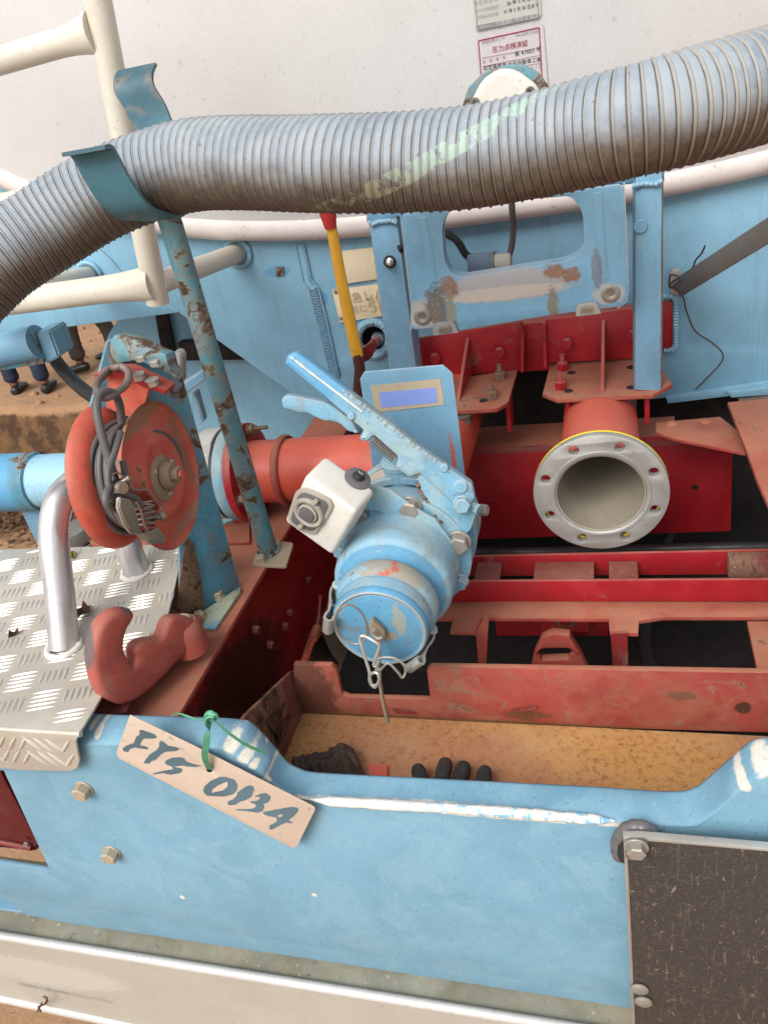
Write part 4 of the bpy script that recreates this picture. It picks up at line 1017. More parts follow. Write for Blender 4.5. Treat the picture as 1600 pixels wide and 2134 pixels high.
for (x, y, rx, rz, rag) in ((472, 1541, .006, .009, .8), (478, 1562, .010, .008, 1.0), (508, 1583, .009, .008, 1.0), (527, 1598, .006, .005, 1.2), (557, 1624, .009, .005, 1.5), (173, 1537, .005, .004, .4), (194, 1543, .006, .005, .6), (380, 1870, .004, .005, .8), (655, 1865, .004, .004, .6),
                            (1585, 1600, .013, .016, 1.0), (1550, 1640, .007, .007, .9), (1340, 1660, .010, .005, 1.2), (222, 1525, .004, .003, .5), (1590, 1560, .008, .008, 1.5), (470, 1508, .010, .003, 1.3), (640, 1645, .008, .003, 1.6), (760, 1652, .010, .003, 1.8)):
    p = aY(x, y, YF); sp_list.append((p + Vector((0, .01, 0)), (rx, .05, rz), (.72, .66, .56) if x != 1340 else (.60, .44, .34), rag))
sp_list.append((aY(950, 1691, YF) + Vector((0, .0, 0)), (.23, .012, .007), (.70, .64, .54), .8))
bmat = spotted('bumper', 'bumper_s', sp_list)
tl = [(8, 1606), (104, 1813), (0, 1797), (-330, 1750), (-330, 1590)]
FB = FY(YF)
facepts = [tuple((p.x, p.z)) for p in fp]
bot = [FB.uv(*q) for q in ((2900, 2342), (1310, 2101), (720, 2010), (130, 1922), (54, 1906), (0, 1869), (-80, 1848), (-420, 1800))]
me = shape2d(facepts + bot, [[FB.uv(*q) for q in tl]], .006, .001); me.transform(FB.m)
bumper = link('bumper', me, bmat, truck, label='wide light blue bumper with a dropped middle section')
strip_sheet('top_lip', rows, None, .004, bmat, bumper, smooth=80)
wp = [fp[i] + Vector((0, -.0005, .002)) for i in range(60, 83)]
wp2 = []
for i in range(len(wp) - 1):
    for k in range(14): wp2.append(wp[i].lerp(wp[i + 1], k / 14))
tube('weld_bead', wp2, [.0062 * min(1, (j + 4) / 30, (len(wp2) - j + 3) / 40) * (1 + .16 * mnoise.noise(p * 120) + .12 * mnoise.noise(p * 40)) for j, p in enumerate(wp2)], M['weldblue'], bumper, 12, smooth=180)
bbox('bottom_return', -1.5, .9, YF + .007, YF + .05, aY(720, 2010, YF).z, aY(720, 2010, YF).z + .006, M['blue'], bumper)
for (x, y) in ((176, 1642), (235, 1775)):
    hexbolt('bolt', aY(x, y, YF), (0, -1, 0), .021, M['tanbolt'], bumper, h=.012, spin=.3)
# tail lamp deep in the opening
tlp = plate('tail_lamp', FY(.60), [(-260, 1585), (0, 1600), (6, 1618), (80, 1758), (76, 1776), (-260, 1742)], .05, M['lampred'], truck, r=.006, bev=.005, label='dark red tail lamp seen through the bumper opening')
tube('lamp_rim', [aY(x, y, .597) for x, y in ((-200, 1728), (0, 1755), (66, 1768))], .004, M['reddark'], tlp, 8)
lathe('screw', [(0, .003), (.004, .003), (.005, 0)], aY(56, 1759, .594), (0, -1, 0), M['steel'], tlp, 12)
me_ = tlp.data

# underrun guard
YG = .555
r0, r1 = aY(0, 1955, YG), aY(1100, 2133, YG)
d = (r1 - r0); zz = lambda x: (r0 + d * ((x - r0.x) / d.x)).z
xa, xb = -1.6, .9
gd = prism('underrun_guard', [Vector((xa, YG, zz(xa) - .003)), Vector((xb, YG, zz(xb) - .003)), Vector((xb, YG + .14, zz(xb) + .006)), Vector((xa, YG + .14, zz(xa) + .006))], (0, 0, -.006), M['guard'], truck, bev=.001, label='grimy grey green underrun guard below the bumper')
b0, b1 = aY(0, 2082, YG), aY(280, 2142, YG); e = b1 - b0
zb_ = lambda x: (b0 + e * ((x - b0.x) / e.x)).z
prism('guard_face', [Vector((xa, YG + .002, zz(xa) - .004)), Vector((xb, YG + .002, zz(xb) - .004)), Vector((xb, YG + .002, zb_(xb))), Vector((xa, YG + .002, zb_(xa)))], (0, .005, 0), spotted('guardface', 'guardface_highlight', [(aY(90, 2030, YG), (.17, .1, .045), (.49, .46, .40), 1.2)]), gd)  # pale patch is a soft highlight painted into the face colour
tube('guard_ridge', [Vector((xa, YG + .004, zz(xa))), Vector((xb, YG + .004, zz(xb)))], .0075, M['guardridge'], gd, 16)
tube('guard_ridge', [Vector((xa, YG + .004, zb_(xa))), Vector((xb, YG + .004, zb_(xb)))], .0095, M['guardridge'], gd, 16)
text('lettering', '注意事項 は 最大積載物 のせないで 下さい', FY(YG), 38, 2052, 236, 2092, M['inkgrey'], gd, w=.0012, bold=.0)

# black board
FK = FY(.548)
board = plate('black_board', FK, [(1300, 1747), (1330, 1748), (1600, 1772), (2100, 1815), (2100, 2300), (1322, 2200)], .007, M['board'], truck, bev=.0012, label='scuffed black board bolted over the right of the bumper')
plate('board_edging', FK, [(1298, 1745), (1330, 1744), (1600, 1768), (2100, 1811), (2100, 1816), (1600, 1773), (1330, 1750), (1306, 1751), (1326, 2200), (1320, 2200)], .009, M['silver'], board, bev=.0008, w=.001)
plate('corner_tab', FK, [(1300, 1752), (1308, 1744), (1352, 1744), (1345, 1788), (1302, 1790)], .002, spotted('steel', 'tabm', [(aY(1325, 1765, .548), (.02, .05, .02), (.22, .20, .18), .6)]), board, w=.002, r=.008)
hexbolt('bolt', aY(1325, 1764, .544), (0, -1, 0), .017, M['bolt'], board, h=.009, washer=1.5)
for (x, y) in ((1340, 2086), (1332, 2060)):
    lathe('round_bolt', [(0, .004), (.008, .004), (.0105, .002), (.0105, 0)], aY(x, y, .546), (0, -1, 0), M['bolt'], board, 18)
gr = [aY(1327 + 40 * math.cos(a), 1765 + 42 * math.sin(a), .567) for a in [math.radians(t) for t in range(150, 345, 5)]]
tube('rubber_bumper', gr, [.0085 if i % 5 else .0072 for i in range(len(gr))], M['greyplastic'], board, 10, smooth=60)
tube('rubber_core', [aY(1327 + 22 * math.cos(a), 1770 + 24 * math.sin(a), .564) for a in [math.radians(t) for t in range(150, 345, 8)]], .012, M['black'], board, 8)

# ------------------------------------------------------------------ tread plate step
ZC = .935
FT = Fr((0, 0, ZC), (1, 0, 0), (0, 1, 0))
YBEND = .570
bx = aY(150, 1540, YBEND)
right_edge = [(470, 1130), (452, 1143), (372, 1190), (352, 1275), (330, 1322), (212, 1450), (196, 1478)]
xbl = FT.uv(170, 1520)[0]
poly = [(-1.75, 1.09), (FT.uv(0, 1145)[0], FT.uv(0, 1145)[1])] + [FT.uv(*q) for q in right_edge] + [(xbl, YBEND), (-1.75, YBEND)]
tread = plate('tread_plate', FT, poly, .004, M['tread'], truck, px=False, bev=.0008, label='aluminium five bar tread plate step at the left')
FA = Fr((0, YBEND - .004, ZC), (1, 0, 0), (0, 0, 1))
apr = [FA.uv(*q) for q in ((158, 1545), (166, 1585), (162, 1600), (148, 1607), (60, 1606), (0, 1601))]
a0 = (-1.75, apr[-1][1]); zt_ = 0
plate('tread_apron', FA, [(-1.75, -.003), (xbl, -.003)] + apr + [a0], .004, M['tread'], tread, px=False, bev=.0008)
tube('bend', [Vector((-1.75, YBEND, ZC - .004)), Vector((xbl, YBEND, ZC - .004))], .0042, M['tread'], tread, 12)
def inpoly(p, P):
    c = False; n = len(P)
    for i in range(n):
        a, b = P[i], P[i - 1]
        if (a[1] > p[1]) != (b[1] > p[1]) and p[0] < (b[0] - a[0]) * (p[1] - a[1]) / (b[1] - a[1]) + a[0]: c = not c
    return c
def lug(bm, fr, c, dirv, L, W, H):
    nx = 6; px_ = Vector((-dirv[1], dirv[0]))
    top = []; l = []; r_ = []
    for i in range(nx + 1):
        t = i / nx * 2 - 1; s = (1 - t * t) ** .75
        q = Vector(c) + Vector(dirv) * (t * L / 2)
        top.append(bm.verts.new(fr.p(q.x, q.y, H * s + .0001)))
        a = q + px_ * (W / 2 * s + .0002); b = q - px_ * (W / 2 * s + .0002)
        l.append(bm.verts.new(fr.p(a.x, a.y, -.0003))); r_.append(bm.verts.new(fr.p(b.x, b.y, -.0003)))
    for i in range(nx):
        bm.faces.new((l[i], l[i + 1], top[i + 1], top[i])); bm.faces.new((top[i], top[i + 1], r_[i + 1], r_[i]))
def lugs():
    bm = bmesh.new(); th = math.radians(17); u = Vector((math.cos(th), math.sin(th))); v = Vector((-u.y, u.x)); P = .0475
    for i in range(-45, 20):
        for j in range(-5, 60):
            for k in range(5):
                c = u * (i * P) + v * (j * P)
                along = (i + j) % 2 == 0
                off = (k - 2) * (.0080 if along else .0085)
                q = c + (v * off if along else u * off)
                dr = u if along else v
                L = .041 if along else .028
                if all(inpoly(q + dr * (s * L * .55), poly) for s in (-1, 1)) and q.y > YBEND + .012:
                    lug(bm, FT, q, dr, L, .0036 if along else .0064, .0019)
    o = link('tread_lugs', bm_me('lugs', bm), M['lug'], tread, smooth=50, kind='stuff')
    bm = bmesh.new()
    AP = [(-1.75, -.006), (xbl, -.006)] + apr + [a0]
    k = 0
    x = -1.7
    while x < apr[0][0]:
        for (dx, sg) in ((0, 1), ):
            blk = int((x + 2) / .055) % 2
            drv = Vector((.62, -.78)) if blk else Vector((-.66, -.75))
            for zz_ in (-.026, -.052):
                q = Vector((x + rnd.uniform(-.001, .001) - (.006 if zz_ < -.03 else 0), zz_))
                if all(inpoly(q + drv * (s * .017), AP) for s in (-1, 1)): lug(bm, FA, q, drv, .038, .0070, .0022)
        x += .0165
    link('apron_lugs', bm_me('lugs', bm), M['tread'], tread, smooth=50, kind='stuff')
lugs()
plate('gap_dark_plate', Fr((0, 0, .890), (1, 0, 0), (0, 1, 0)), [(398, 1222), (386, 1262), (300, 1400), (262, 1482), (185, 1496), (190, 1440), (330, 1300), (372, 1196)], .004, M['rustred'], tread)  # added rusty plate so the gap beside the rail looks dark
# grab handle
gh = [aZ(135, 1352, ZC), aX(125, 1240, -.770), aX(113, 1130, -.770), aX(116, 1075, -.770), aX(133, 1030, -.768), aX(165, 1003, -.765), aX(205, 992, -.762), aX(245, 1005, -.757), aX(262, 1050, -.755), aX(266, 1130, -.754), aZ(287, 1192, ZC)]
gh[0] = aZ(135, 1350, ZC)
hd = tube('grab_handle', crv(gh, 8), .0213, M['alu'], truck, 28, label='bent aluminium grab handle welded to the tread plate', smooth=60)
for (x, y) in ((135, 1350), (287, 1192)):
    c = aZ(x, y, ZC); pts = [c + Vector((.0225 * math.cos(a) * 1.04, .0225 * math.sin(a) * 1.04, .002)) for a in [2 * math.pi * i / 40 for i in range(40)]]
    tube('weld_ring', pts, [.0048 * (1 + .6 * mnoise.noise(p * 130)) for p in pts], M['weld'], hd, 8, closed=True)
# leaves on the plate
def leaf(pxs, z, mat, label):
    bm = bmesh.new(); P = [aZ(x, y, z) for x, y in pxs]; c = sum(P, Vector()) / len(P) + Vector((0, 0, -.004))
    V = [bm.verts.new(p + Vector((0, 0, .006 * (i % 2)))) for i, p in enumerate(P)]; cc = bm.verts.new(c)
    for i in range(len(V)): bm.faces.new((V[i], V[(i + 1) % len(V)], cc))
    bmesh.ops.solidify(bm, geom=bm.faces[:], thickness=.0005)
    tag(link('fallen_leaf', bm_me('leaf', bm), mat, None, smooth=60), label, 'leaf', None)
leaf([(158, 1291), (160, 1277), (170, 1265), (176, 1257), (184, 1262), (192, 1268), (188, 1276), (175, 1286)], ZC + .007, M['leaf'], 'curled dark brown leaf on the tread plate beside the grab handle')
leaf([(146, 1166), (147, 1156), (152, 1148), (158, 1153), (157, 1160)], ZC + .004, M['leafg'], 'small yellow green leaf near the back of the tread plate')
leaf([(18, 1330), (22, 1320), (30, 1317), (42, 1312), (40, 1319), (28, 1323)], ZC + .004, M['straw'], 'small torn brown leaf at the left edge of the tread plate')
tw = bmesh.new()
for pts in (((86, 2108), (83, 2100), (96, 2090), (98, 2082), (92, 2076)), ((80, 2098), (95, 2092), (100, 2086)), ((78, 2108), (84, 2096), (88, 2090)), ((96, 2090), (99, 2080), (91, 2077))):
    tube_bm(tw, crv([aY(x, y, .542) for x, y in pts], 4), .0016, 6)
tag(link('dry_stalk', bm_me('t', tw), M['straw'], None), 'frayed dry brown stalk caught on the lower ridge of the guard', 'stalk')

# ------------------------------------------------------------------ tow hook
hk = [((268, 1281), 1.014, 11), ((259, 1285), 1.012, 19), ((244, 1299), 1.007, 26), ((233, 1322), .998, 32), ((228, 1352), .990, 36), ((230, 1388), .981, 40), ((243, 1415), .971, 45), ((270, 1420), .953, 46), ((298, 1400), .942, 46), ((326, 1376), .932, 45), ((352, 1348), .924, 43), ((380, 1322), .916, 38), ((398, 1306), .914, 29)]
hp = crv([aZ(*q, z) for q, z, r in hk], 5); hr_ = []
for i in range(len(hk) - 1):
    for k in range(5): hr_.append(siz(hk[i][2] + (hk[i + 1][2] - hk[i][2]) * k / 5, hp[0]))
hr_.append(siz(30, hp[0]))
hookmat = spotted('hook', 'hookm', [(aZ(194, 1348, 1.0), (.014, .03, .036), (.10, .095, .10), .5), (aZ(262, 1266, 1.02), (.020, .02, .010), (.09, .085, .085), .5), (aZ(226, 1462, .965), (.022, .03, .014), (.09, .07, .06), .7), (aZ(350, 1352, .94), (.012, .012, .012), (.16, .09, .06), 1.2)])
HF = F3(aZ(228, 1352, .990), aZ(352, 1348, .924), aZ(268, 1281, 1.014))
if HF.n.dot(C0 - HF.o) < 0: HF = Fr(HF.o, HF.v, HF.u)
ho = crv([Vector((x, y, 0)) for x, y in ((262, 1269), (274, 1272), (277, 1283), (268, 1299), (259, 1318), (255, 1340), (259, 1360), (269, 1380), (276, 1386), (279, 1372), (278, 1356), (286, 1341), (302, 1334), (334, 1327), (346, 1300), (362, 1284), (400, 1288), (413, 1312), (408, 1342), (371, 1374), (330, 1415), (288, 1454), (262, 1466), (238, 1466), (213, 1450), (198, 1420), (192, 1380), (194, 1344), (206, 1306), (226, 1282), (245, 1271))], 4, True)
towh = plate('tow_hook', HF, [(p.x, p.y) for p in ho], .026, hookmat, truck, bev=.0075, w=.006, label='salmon forged tow hook with its worn black nose', smooth=60)
bms = bmesh.new(); bms.from_mesh(towh.data)
bmesh.ops.triangulate(bms, faces=[f for f in bms.faces if len(f.verts) > 4])
bmesh.ops.subdivide_edges(bms, edges=[e for e in bms.edges if e.calc_length() > .012], cuts=2, use_grid_fill=True)
bms.to_mesh(towh.data); bms.free()
for p in towh.data.polygons: p.use_smooth = True
for v in towh.data.vertices: v.co += mnoise.noise_vector(v.co * 38) * .0012 + mnoise.noise_vector(v.co * 110) * .0006
bz = aZ(380, 1298, RZ + .072)
lathe('pivot_boss', [(0, .002), (.020, .001), (.024, -.004), (.026, -.02), (.027, -.05), (0, -.05)], bz + Vector((0, 0, 0)), (0, 0, 1), M['hook'], towh, 28)
lathe('pivot_cap', [(0, .008), (.013, .007), (.0165, .003), (.017, 0)], bz, (.1, -.05, 1), M['tanbolt'], towh, 20)
bbox('pivot_block', aZ(345, 1360, RZ).x, aZ(405, 1340, RZ).x, aZ(380, 1385, RZ).y, aZ(380, 1300, RZ).y, RZ, RZ + .022, M['hook'], towh, bev=.005)

# ------------------------------------------------------------------ hose rack
fz = Fr((0, 0, RZ + .006), (1, 0, 0), (0, 1, 0))
pa, pb_ = aZ(560, 1150, RZ + .006), aY(362, 470, aZ(560, 1150, RZ).y)
ptop = Vector((pa.x, pa.y, 1.447))
rack = tube('hose_rack', [pa, ptop], .0168, M['teal'], truck, 22, label='rusty turquoise post carrying the hose')
rkb = plate('base_plate', fz, [(524, 1176), (596, 1180), (612, 1130), (545, 1124)], .006, M['tanbolt'], rack, r=.008, bev=.001)
hexbolt('bolt', aZ(545, 1170, RZ + .006), (0, 0, 1), .016, M['tanbolt'], rack)
hexbolt('bolt', aZ(578, 1138, RZ + .006), (0, 0, 1), .016, M['tanbolt'], rack)
weld('weld_bead', [pa + Vector((.018 * math.cos(a), .018 * math.sin(a), .001)) for a in [2 * math.pi * i / 24 for i in range(25)]], .004, M['teal'], rack)
Xf, Xk = aY(213, 316, .985).x, aY(271, 158, 1.14).x
prof = [(.945, 1.553, Xf), (.962, 1.551, Xf), (.970, 1.540, Xf), (.974, 1.505, -.610), (.990, 1.472, -.604), (1.025, 1.455, -.602), (1.062, 1.446, -.602), (1.098, 1.455, -.604), (1.120, 1.480, -.608), (1.128, 1.52, -.612), (1.136, 1.575, -.620), (1.140, 1.605, Xk), (1.150, 1.622, Xk - .001), (1.170, 1.632, Xk - .002)]
rows = []
pc = crv([Vector((x, y, z)) for y, z, x in prof], 4)
hw = .031
rows = [[p + Vector((s * hw, 0, 0)) for p in pc] for s in (-1, -.9, 0, .9, 1)]
strip_sheet('cradle', rows, None, .005, M['tealclean'], rack, smooth=60)

# ------------------------------------------------------------------ ladder
WL = M['white']
YL = 1.24
lad = tube('ladder', [aY(185, -70, YL), aY(205, 0, YL), aY(262, 300, YL), aY(330, 632, YL)], [siz(29, aY(205, 0, YL))] * 4, WL, truck, 28, label='cream tubular ladder against the tank', cap=True)
r_ = siz(26, aY(205, 0, YL))
def rung(a, b, name='rung', y2=None, w=26, flare=0):
    A, B = aY(*a, YL), aY(*b, y2 or YL); n = 12
    pts = [A.lerp(B, i / n) for i in range(n + 1)]
    rs = [siz(w, A) * (1 + flare * max(0, (i / n - .72) / .28) ** 2) for i in range(n + 1)]
    return tube(name, pts, rs, WL, lad, 24)
rung((-80, 150), (200, 68), flare=.5); rung((-80, 642), (325, 590), flare=.35)
rung((-80, 447), (285, 380))
tube('standoff', [aY(325, 592, YL), aY(494, 528, 1.605)], siz(24, aY(325, 592, YL)), WL, lad, 24)
tube('standoff', [aY(40, 612, YL), aY(186, 574, 1.605)], siz(24, aY(40, 612, YL)), WL, lad, 24)
tube('rail', [aY(-120, 40, YL), aY(-60, 660, YL)], siz(29, aY(0, 0, YL)), WL, lad, 24)
for (x, y) in ((496, 528), (187, 574)):
    c = aY(x, y, 1.603); rr_ = siz(27, c)
    pts = [c + Vector((rr_ * math.cos(a), -.001, rr_ * math.sin(a))) for a in [2 * math.pi * i / 44 for i in range(44)]]
    tube('weld_ring', pts, [.0055 * (.8 + .35 * abs(math.sin(i * 1.4))) for i in range(44)], M['bluepanel'], lad, 8, closed=True, up=(0, 1, 0))
c = aY(200, 72, YL)
# ------------------------------------------------------------------ blue pipe end at far left
YE = 1.33
ep = tube('side_tube', [aY(-150, 762, YE), aY(80, 712, YE)], siz(34, aY(0, 740, YE)), M['blue'], truck, 28, label='blue tube entering from the left edge')
plate('tube_plate', FY(YE - .01), [(-60, 706), (70, 693), (92, 758), (-20, 776)], .008, M['teal'], ep, bev=.002)
prism('tube_cap', [aY(x, y, YE) for x, y in ((72, 694), (104, 688), (124, 744), (95, 760))], (0, .06, 0), M['bluepanel'], ep, bev=.004)
lathe('rust_hole', [(0, .001), (.009, .001), (.010, 0)], aY(68, 735, YE - .012), (0, -1, 0), M['brownbolt'], ep, 14)
bh = tube('air_hose', crv([aY(x, y, yy) for x, y, yy in ((96, 700, 1.42), (116, 750, 1.40), (160, 800, 1.36), (205, 832, 1.30), (260, 850, 1.2))], 8), .0145, M['black'], truck, 18, label='black rubber hose passing behind the reel')

# ------------------------------------------------------------------ cable reel
BA, BB = aZ(500, 1222, RZ + .004), aZ(402, 1287, RZ + .004)
BF = Fr(BA, BA - BB, (0, 0, 1))
rbp = plate('reel_bracket', BF, [(232, 706), (377, 770), (500, 1216), (499, 1223), (402, 1288), (376, 1272), (374, 1110), (300, 1000), (175, 965), (172, 912), (224, 712)], .005, M['bluerust'], truck, bev=.001, label='turquoise bracket breaking into rust behind the red reel')
plate('foot', Fr((0, 0, RZ + .007), (1, 0, 0), (0, 1, 0)), [(499, 1222), (501, 1232), (448, 1309), (410, 1306), (400, 1288)], .006, spotted('bluerust', 'footm', [(aZ(440, 1270, RZ), (.06, .06, .02), (.40, .42, .30), .9)]), rbp, bev=.001)
plate('side_flange', BF, [(384, 1118), (366, 1256), (370, 1270), (380, 1276), (402, 1287), (424, 1262), (412, 1180), (400, 1130)], .004, M['rustbrown'], rbp, w=.005, bev=.001)

for (x, y) in ((455, 1244), (417, 1290)):
    hexbolt('bolt', aZ(x, y, RZ + .007), (0, 0, 1), .017, M['tanbolt'], rbp)
# folded top with rust
ft = Fr(aY(290, 745, .895), (1, 0, -.12), (0, .25, 1))
plate('top_channel', ft, [(212, 762), (213, 730), (238, 697), (268, 702), (345, 738), (352, 765), (370, 790), (288, 752)], .03, M['teal'], rbp, bev=.004)
rb = prism('reel_hanger', [aY(x, y, .885) for x, y in ((218, 765), (240, 757), (285, 758), (366, 797), (366, 804), (320, 787), (283, 769), (232, 772))], (0, -.03, .0), M['red'], rbp, bev=.0008)
prism('hanger_web', [aY(x, y, .865) for x, y in ((225, 770), (318, 790), (300, 850), (270, 870), (220, 850))], (0, .008, 0), M['reel'], rbp)
for (x, y) in ((287, 778), (316, 790)):
    hexbolt('bolt', aY(x, y, .86), (0, 0, -1), .0135, M['silver'], rbp, stud=.004)
for (x, y) in ((296, 752), (325, 762)):
    hexbolt('bolt_head', aY(x, y, .875), (0, 0, 1), .0125, M['silver'], rbp, washer=0)
prism('grey_tab', [aY(x, y, 1.02) for x, y in ((358, 738), (368, 733), (378, 742), (378, 800), (360, 770))], (0, .02, 0), M['silver'], rbp, bev=.002)
prism('latch_arm', [aY(x, y, 1.08) for x, y in ((378, 800), (424, 770), (430, 790), (384, 824))], (0, .02, 0), M['blue'], rbp, bev=.002)
prism('latch_leg', [aY(x, y, 1.10) for x, y in ((394, 822), (406, 816), (424, 880), (412, 886))], (0, .02, 0), M['blue'], rbp, bev=.002)

RC = aX(335, 992, -.598); RR = 154 * dep(RC) / F
RB = aX(262, 992, -.598); 
back_x = -.655
reelmat = spotted('reel', 'reelm', [(RC + Vector((0, 0, RR * .86)), (.03, RR * .75, RR * .14), (.26, .15, .075), 1.5), (RC + Vector((0, RR * .75, .0)), (.03, RR * .16, RR * .75), (.28, .13, .075), 1.6), (RC + Vector((0, -RR * .80, .04)), (.03, RR * .14, RR * .4), (.30, .14, .08), 1.6), (RC + Vector((0, .03, -RR * .84)), (.03, RR * .7, RR * .1), (.34, .17, .11), 1.5)])
disc = [(0, .004), (.040, .004), (.046, .007), (.052, .008), (.057, .005), (.060, .002), (RR * .93, -.001), (RR * .985, .001), (RR, .004), (RR + .0012, .0052), (RR + .001, .0035), (RR * .97, -.003), (.04, .0005), (0, .0005)]
reel = lathe('cable_reel', disc, RC, (1, .06, .02), reelmat, truck, 72, label='dented red cable reel with a tan hub', smooth=50)
RBc = Vector((back_x, RC.y + .004, RC.z))
bk = [(0, 0), (.04, 0), (.06, .002), (RR * .80, .004), (RR * .9, -.002), (RR * .97, -.010), (RR * 1.0, -.018), (RR * 1.0, -.020), (RR * .96, -.013), (RR * .9, -.006), (0, -.004)]
lathe('back_disc', bk, aX(258, 990, back_x), (1, .06, .02), M['reel'], reel, 72, smooth=60)
dr = RC - aX(258, 990, back_x)
bcen = aX(258, 990, back_x)
tube('drum', [bcen, RC], .052, M['reel'], reel, 32)
for k in range(6):
    t = .12 + .15 * k
    for (rad, j) in ((.066 + rnd.uniform(-.004, .004), 0), (.076 + rnd.uniform(-.003, .004), 1)):
        if k == 5 and j: continue
        c = bcen.lerp(RC, t + .05 * j)
        t1, t2 = rnd.uniform(-.006, .006), rnd.uniform(-.006, .006)
        pts = [c + Vector((t1 * math.cos(a) + t2 * math.sin(a), rad * math.cos(a) + .002 * math.sin(2 * a + t1 * 500), rad * math.sin(a) + .003 * math.cos(3 * a + t2 * 400))) for a in [2 * math.pi * i / 48 for i in range(48)]]
        tube('cable_turn', pts, .0046, M['cable'], reel, 10, closed=True, up=(1, 0, 0))
hx = (1, .06, .02); h0 = RC + Vector((.004, 0, 0))
lathe('hub_plate', [(0, .003), (.030, .003), (.0325, .001), (.0325, 0)], h0 + Vector((0, -.002, -.002)), hx, M['tan'], reel, 36)
lathe('hub', [(0, .014), (.015, .014), (.019, .010), (.020, .003)], h0 + Vector((.002, 0, 0)), hx, M['tan'], reel, 28)
hexbolt('hub_nut', h0 + Vector((.015, .002, 0)), hx, .020, M['tan'], reel, h=.010, washer=0)
lathe('hub_tip', [(0, .004), (.006, .004), (.0065, 0)], h0 + Vector((.026, .002, 0)), hx, M['reel'], reel, 16)
for a in (20, 140, 260):
    c = h0 + Vector((.003, .026 * math.cos(math.radians(a)), .026 * math.sin(math.radians(a))))
    lathe('hub_screw', [(0, .003), (.003, .003), (.004, .001), (.004, 0)], c, hx, M['silver'], reel, 12)
# ring, cable loop and clamp
ringpts = crv([aX(x, y, xx) for x, y, xx in ((232, 768, -.63), (205, 795, -.62), (203, 815, -.605), (218, 829, -.59), (240, 820, -.585), (264, 800, -.585), (268, 776, -.59), (255, 764, -.60), (240, 766, -.61))], 8, closed=True)
tag(tube('hanging_ring', ringpts, .0048, M['ring'], None, 14, closed=True), 'bent grey brown rod ring hanging from the red reel hanger', 'ring')
clampT = thing('ground_clamp', aX(280, 1080, -.575), 'stained spring clamp on a grey cable hanging in front of the red reel', 'clamp')
lp = crv([aX(x, y, xx) for x, y, xx in ((254, 880, -.60), (250, 845, -.592), (240, 822, -.586), (222, 816, -.588), (207, 824, -.590), (202, 850, -.588), (210, 895, -.585), (224, 945, -.582), (236, 985, -.580), (242, 1010, -.578))], 8)
tube('cable', lp, .0052, M['cable'], clampT, 12)
tube('cable_loop', crv([aX(x, y, -.574) for x, y in ((258, 1004), (236, 1010), (222, 1030), (224, 1050), (244, 1062), (270, 1066))], 8), .0048, M['cable'], clampT, 10)
tube('cable_loop', crv([aX(x, y, -.575) for x, y in ((252, 900), (240, 940), (226, 985), (232, 1030), (250, 1052), (262, 1010), (256, 960))], 8), .0044, M['cable'], clampT, 10)
tube('cable_loop', crv([aX(x, y, -.568) for x, y in ((240, 1020), (262, 1030), (282, 1038), (290, 1056))], 8), .0052, M['cable'], clampT, 10)
CM = M['clamp']
prism('front_jaw', [aX(x, y, -.560) for x, y in ((250, 1036), (272, 1040), (280, 1052), (280, 1060), (291, 1104), (300, 1112), (276, 1112), (262, 1092), (249, 1058))], (-.006, 0, 0), CM, clampT, bev=.0015)
prism('jaw_tip', [aX(x, y, -.557) for x, y in ((291, 1104), (308, 1112), (330, 1100), (343, 1108), (350, 1122), (346, 1132), (322, 1134), (312, 1124), (300, 1113))], (-.012, 0, 0), CM, clampT, bev=.003)
strip_sheet('rear_jaw', [[aX(x, y, -.560) for x, y in ((236, 990), (246, 986), (262, 1000), (278, 1019), (290, 1024), (306, 1020), (322, 1040), (336, 1054), (330, 1072))], [aX(x, y, -.584) for x, y in ((236, 990), (246, 986), (262, 1000), (278, 1019), (290, 1024), (306, 1020), (322, 1040), (336, 1054), (330, 1072))]], None, .0022, M['steel'], clampT)
strip_sheet('jaw_edge', [[aX(x, y, -.556) for x, y in ((285, 1044), (296, 1064), (302, 1092), (312, 1108), (330, 1100))], [aX(x, y, -.574) for x, y in ((285, 1044), (296, 1064), (302, 1092), (312, 1108), (330, 1100))]], None, .002, CM, clampT)
a0_, b0_ = aX(302, 1044, -.568), aX(306, 1100, -.568)
ax_ = (b0_ - a0_); bs = basis(ax_); spts = []
for i in range(5 * 16 + 1):
    t = i / 80; a = 2 * math.pi * 5 * t
    spts.append(a0_ + ax_ * t + bs @ Vector((.0115 * math.cos(a), .0115 * math.sin(a), 0)))
tube('spring', spts, .0014, M['steel'], clampT, 8)
tube('pivot_pin', [aX(314, 1078, -.568), aX(338, 1076, -.556)], .0045, CM, clampT, 12)
tube('pin_head', [aX(334, 1078, -.556), aX(342, 1074, -.553)], .0065, CM, clampT, 12)
tube('rivet_pin', [aX(248, 1010, -.568), aX(270, 995, -.555)], .0035, CM, clampT, 10)
lathe('collar', [(0, .006), (.007, .006), (.008, 0), (0, 0)], aX(252, 1016, -.562), (.8, -.4, .1), CM, clampT, 14)

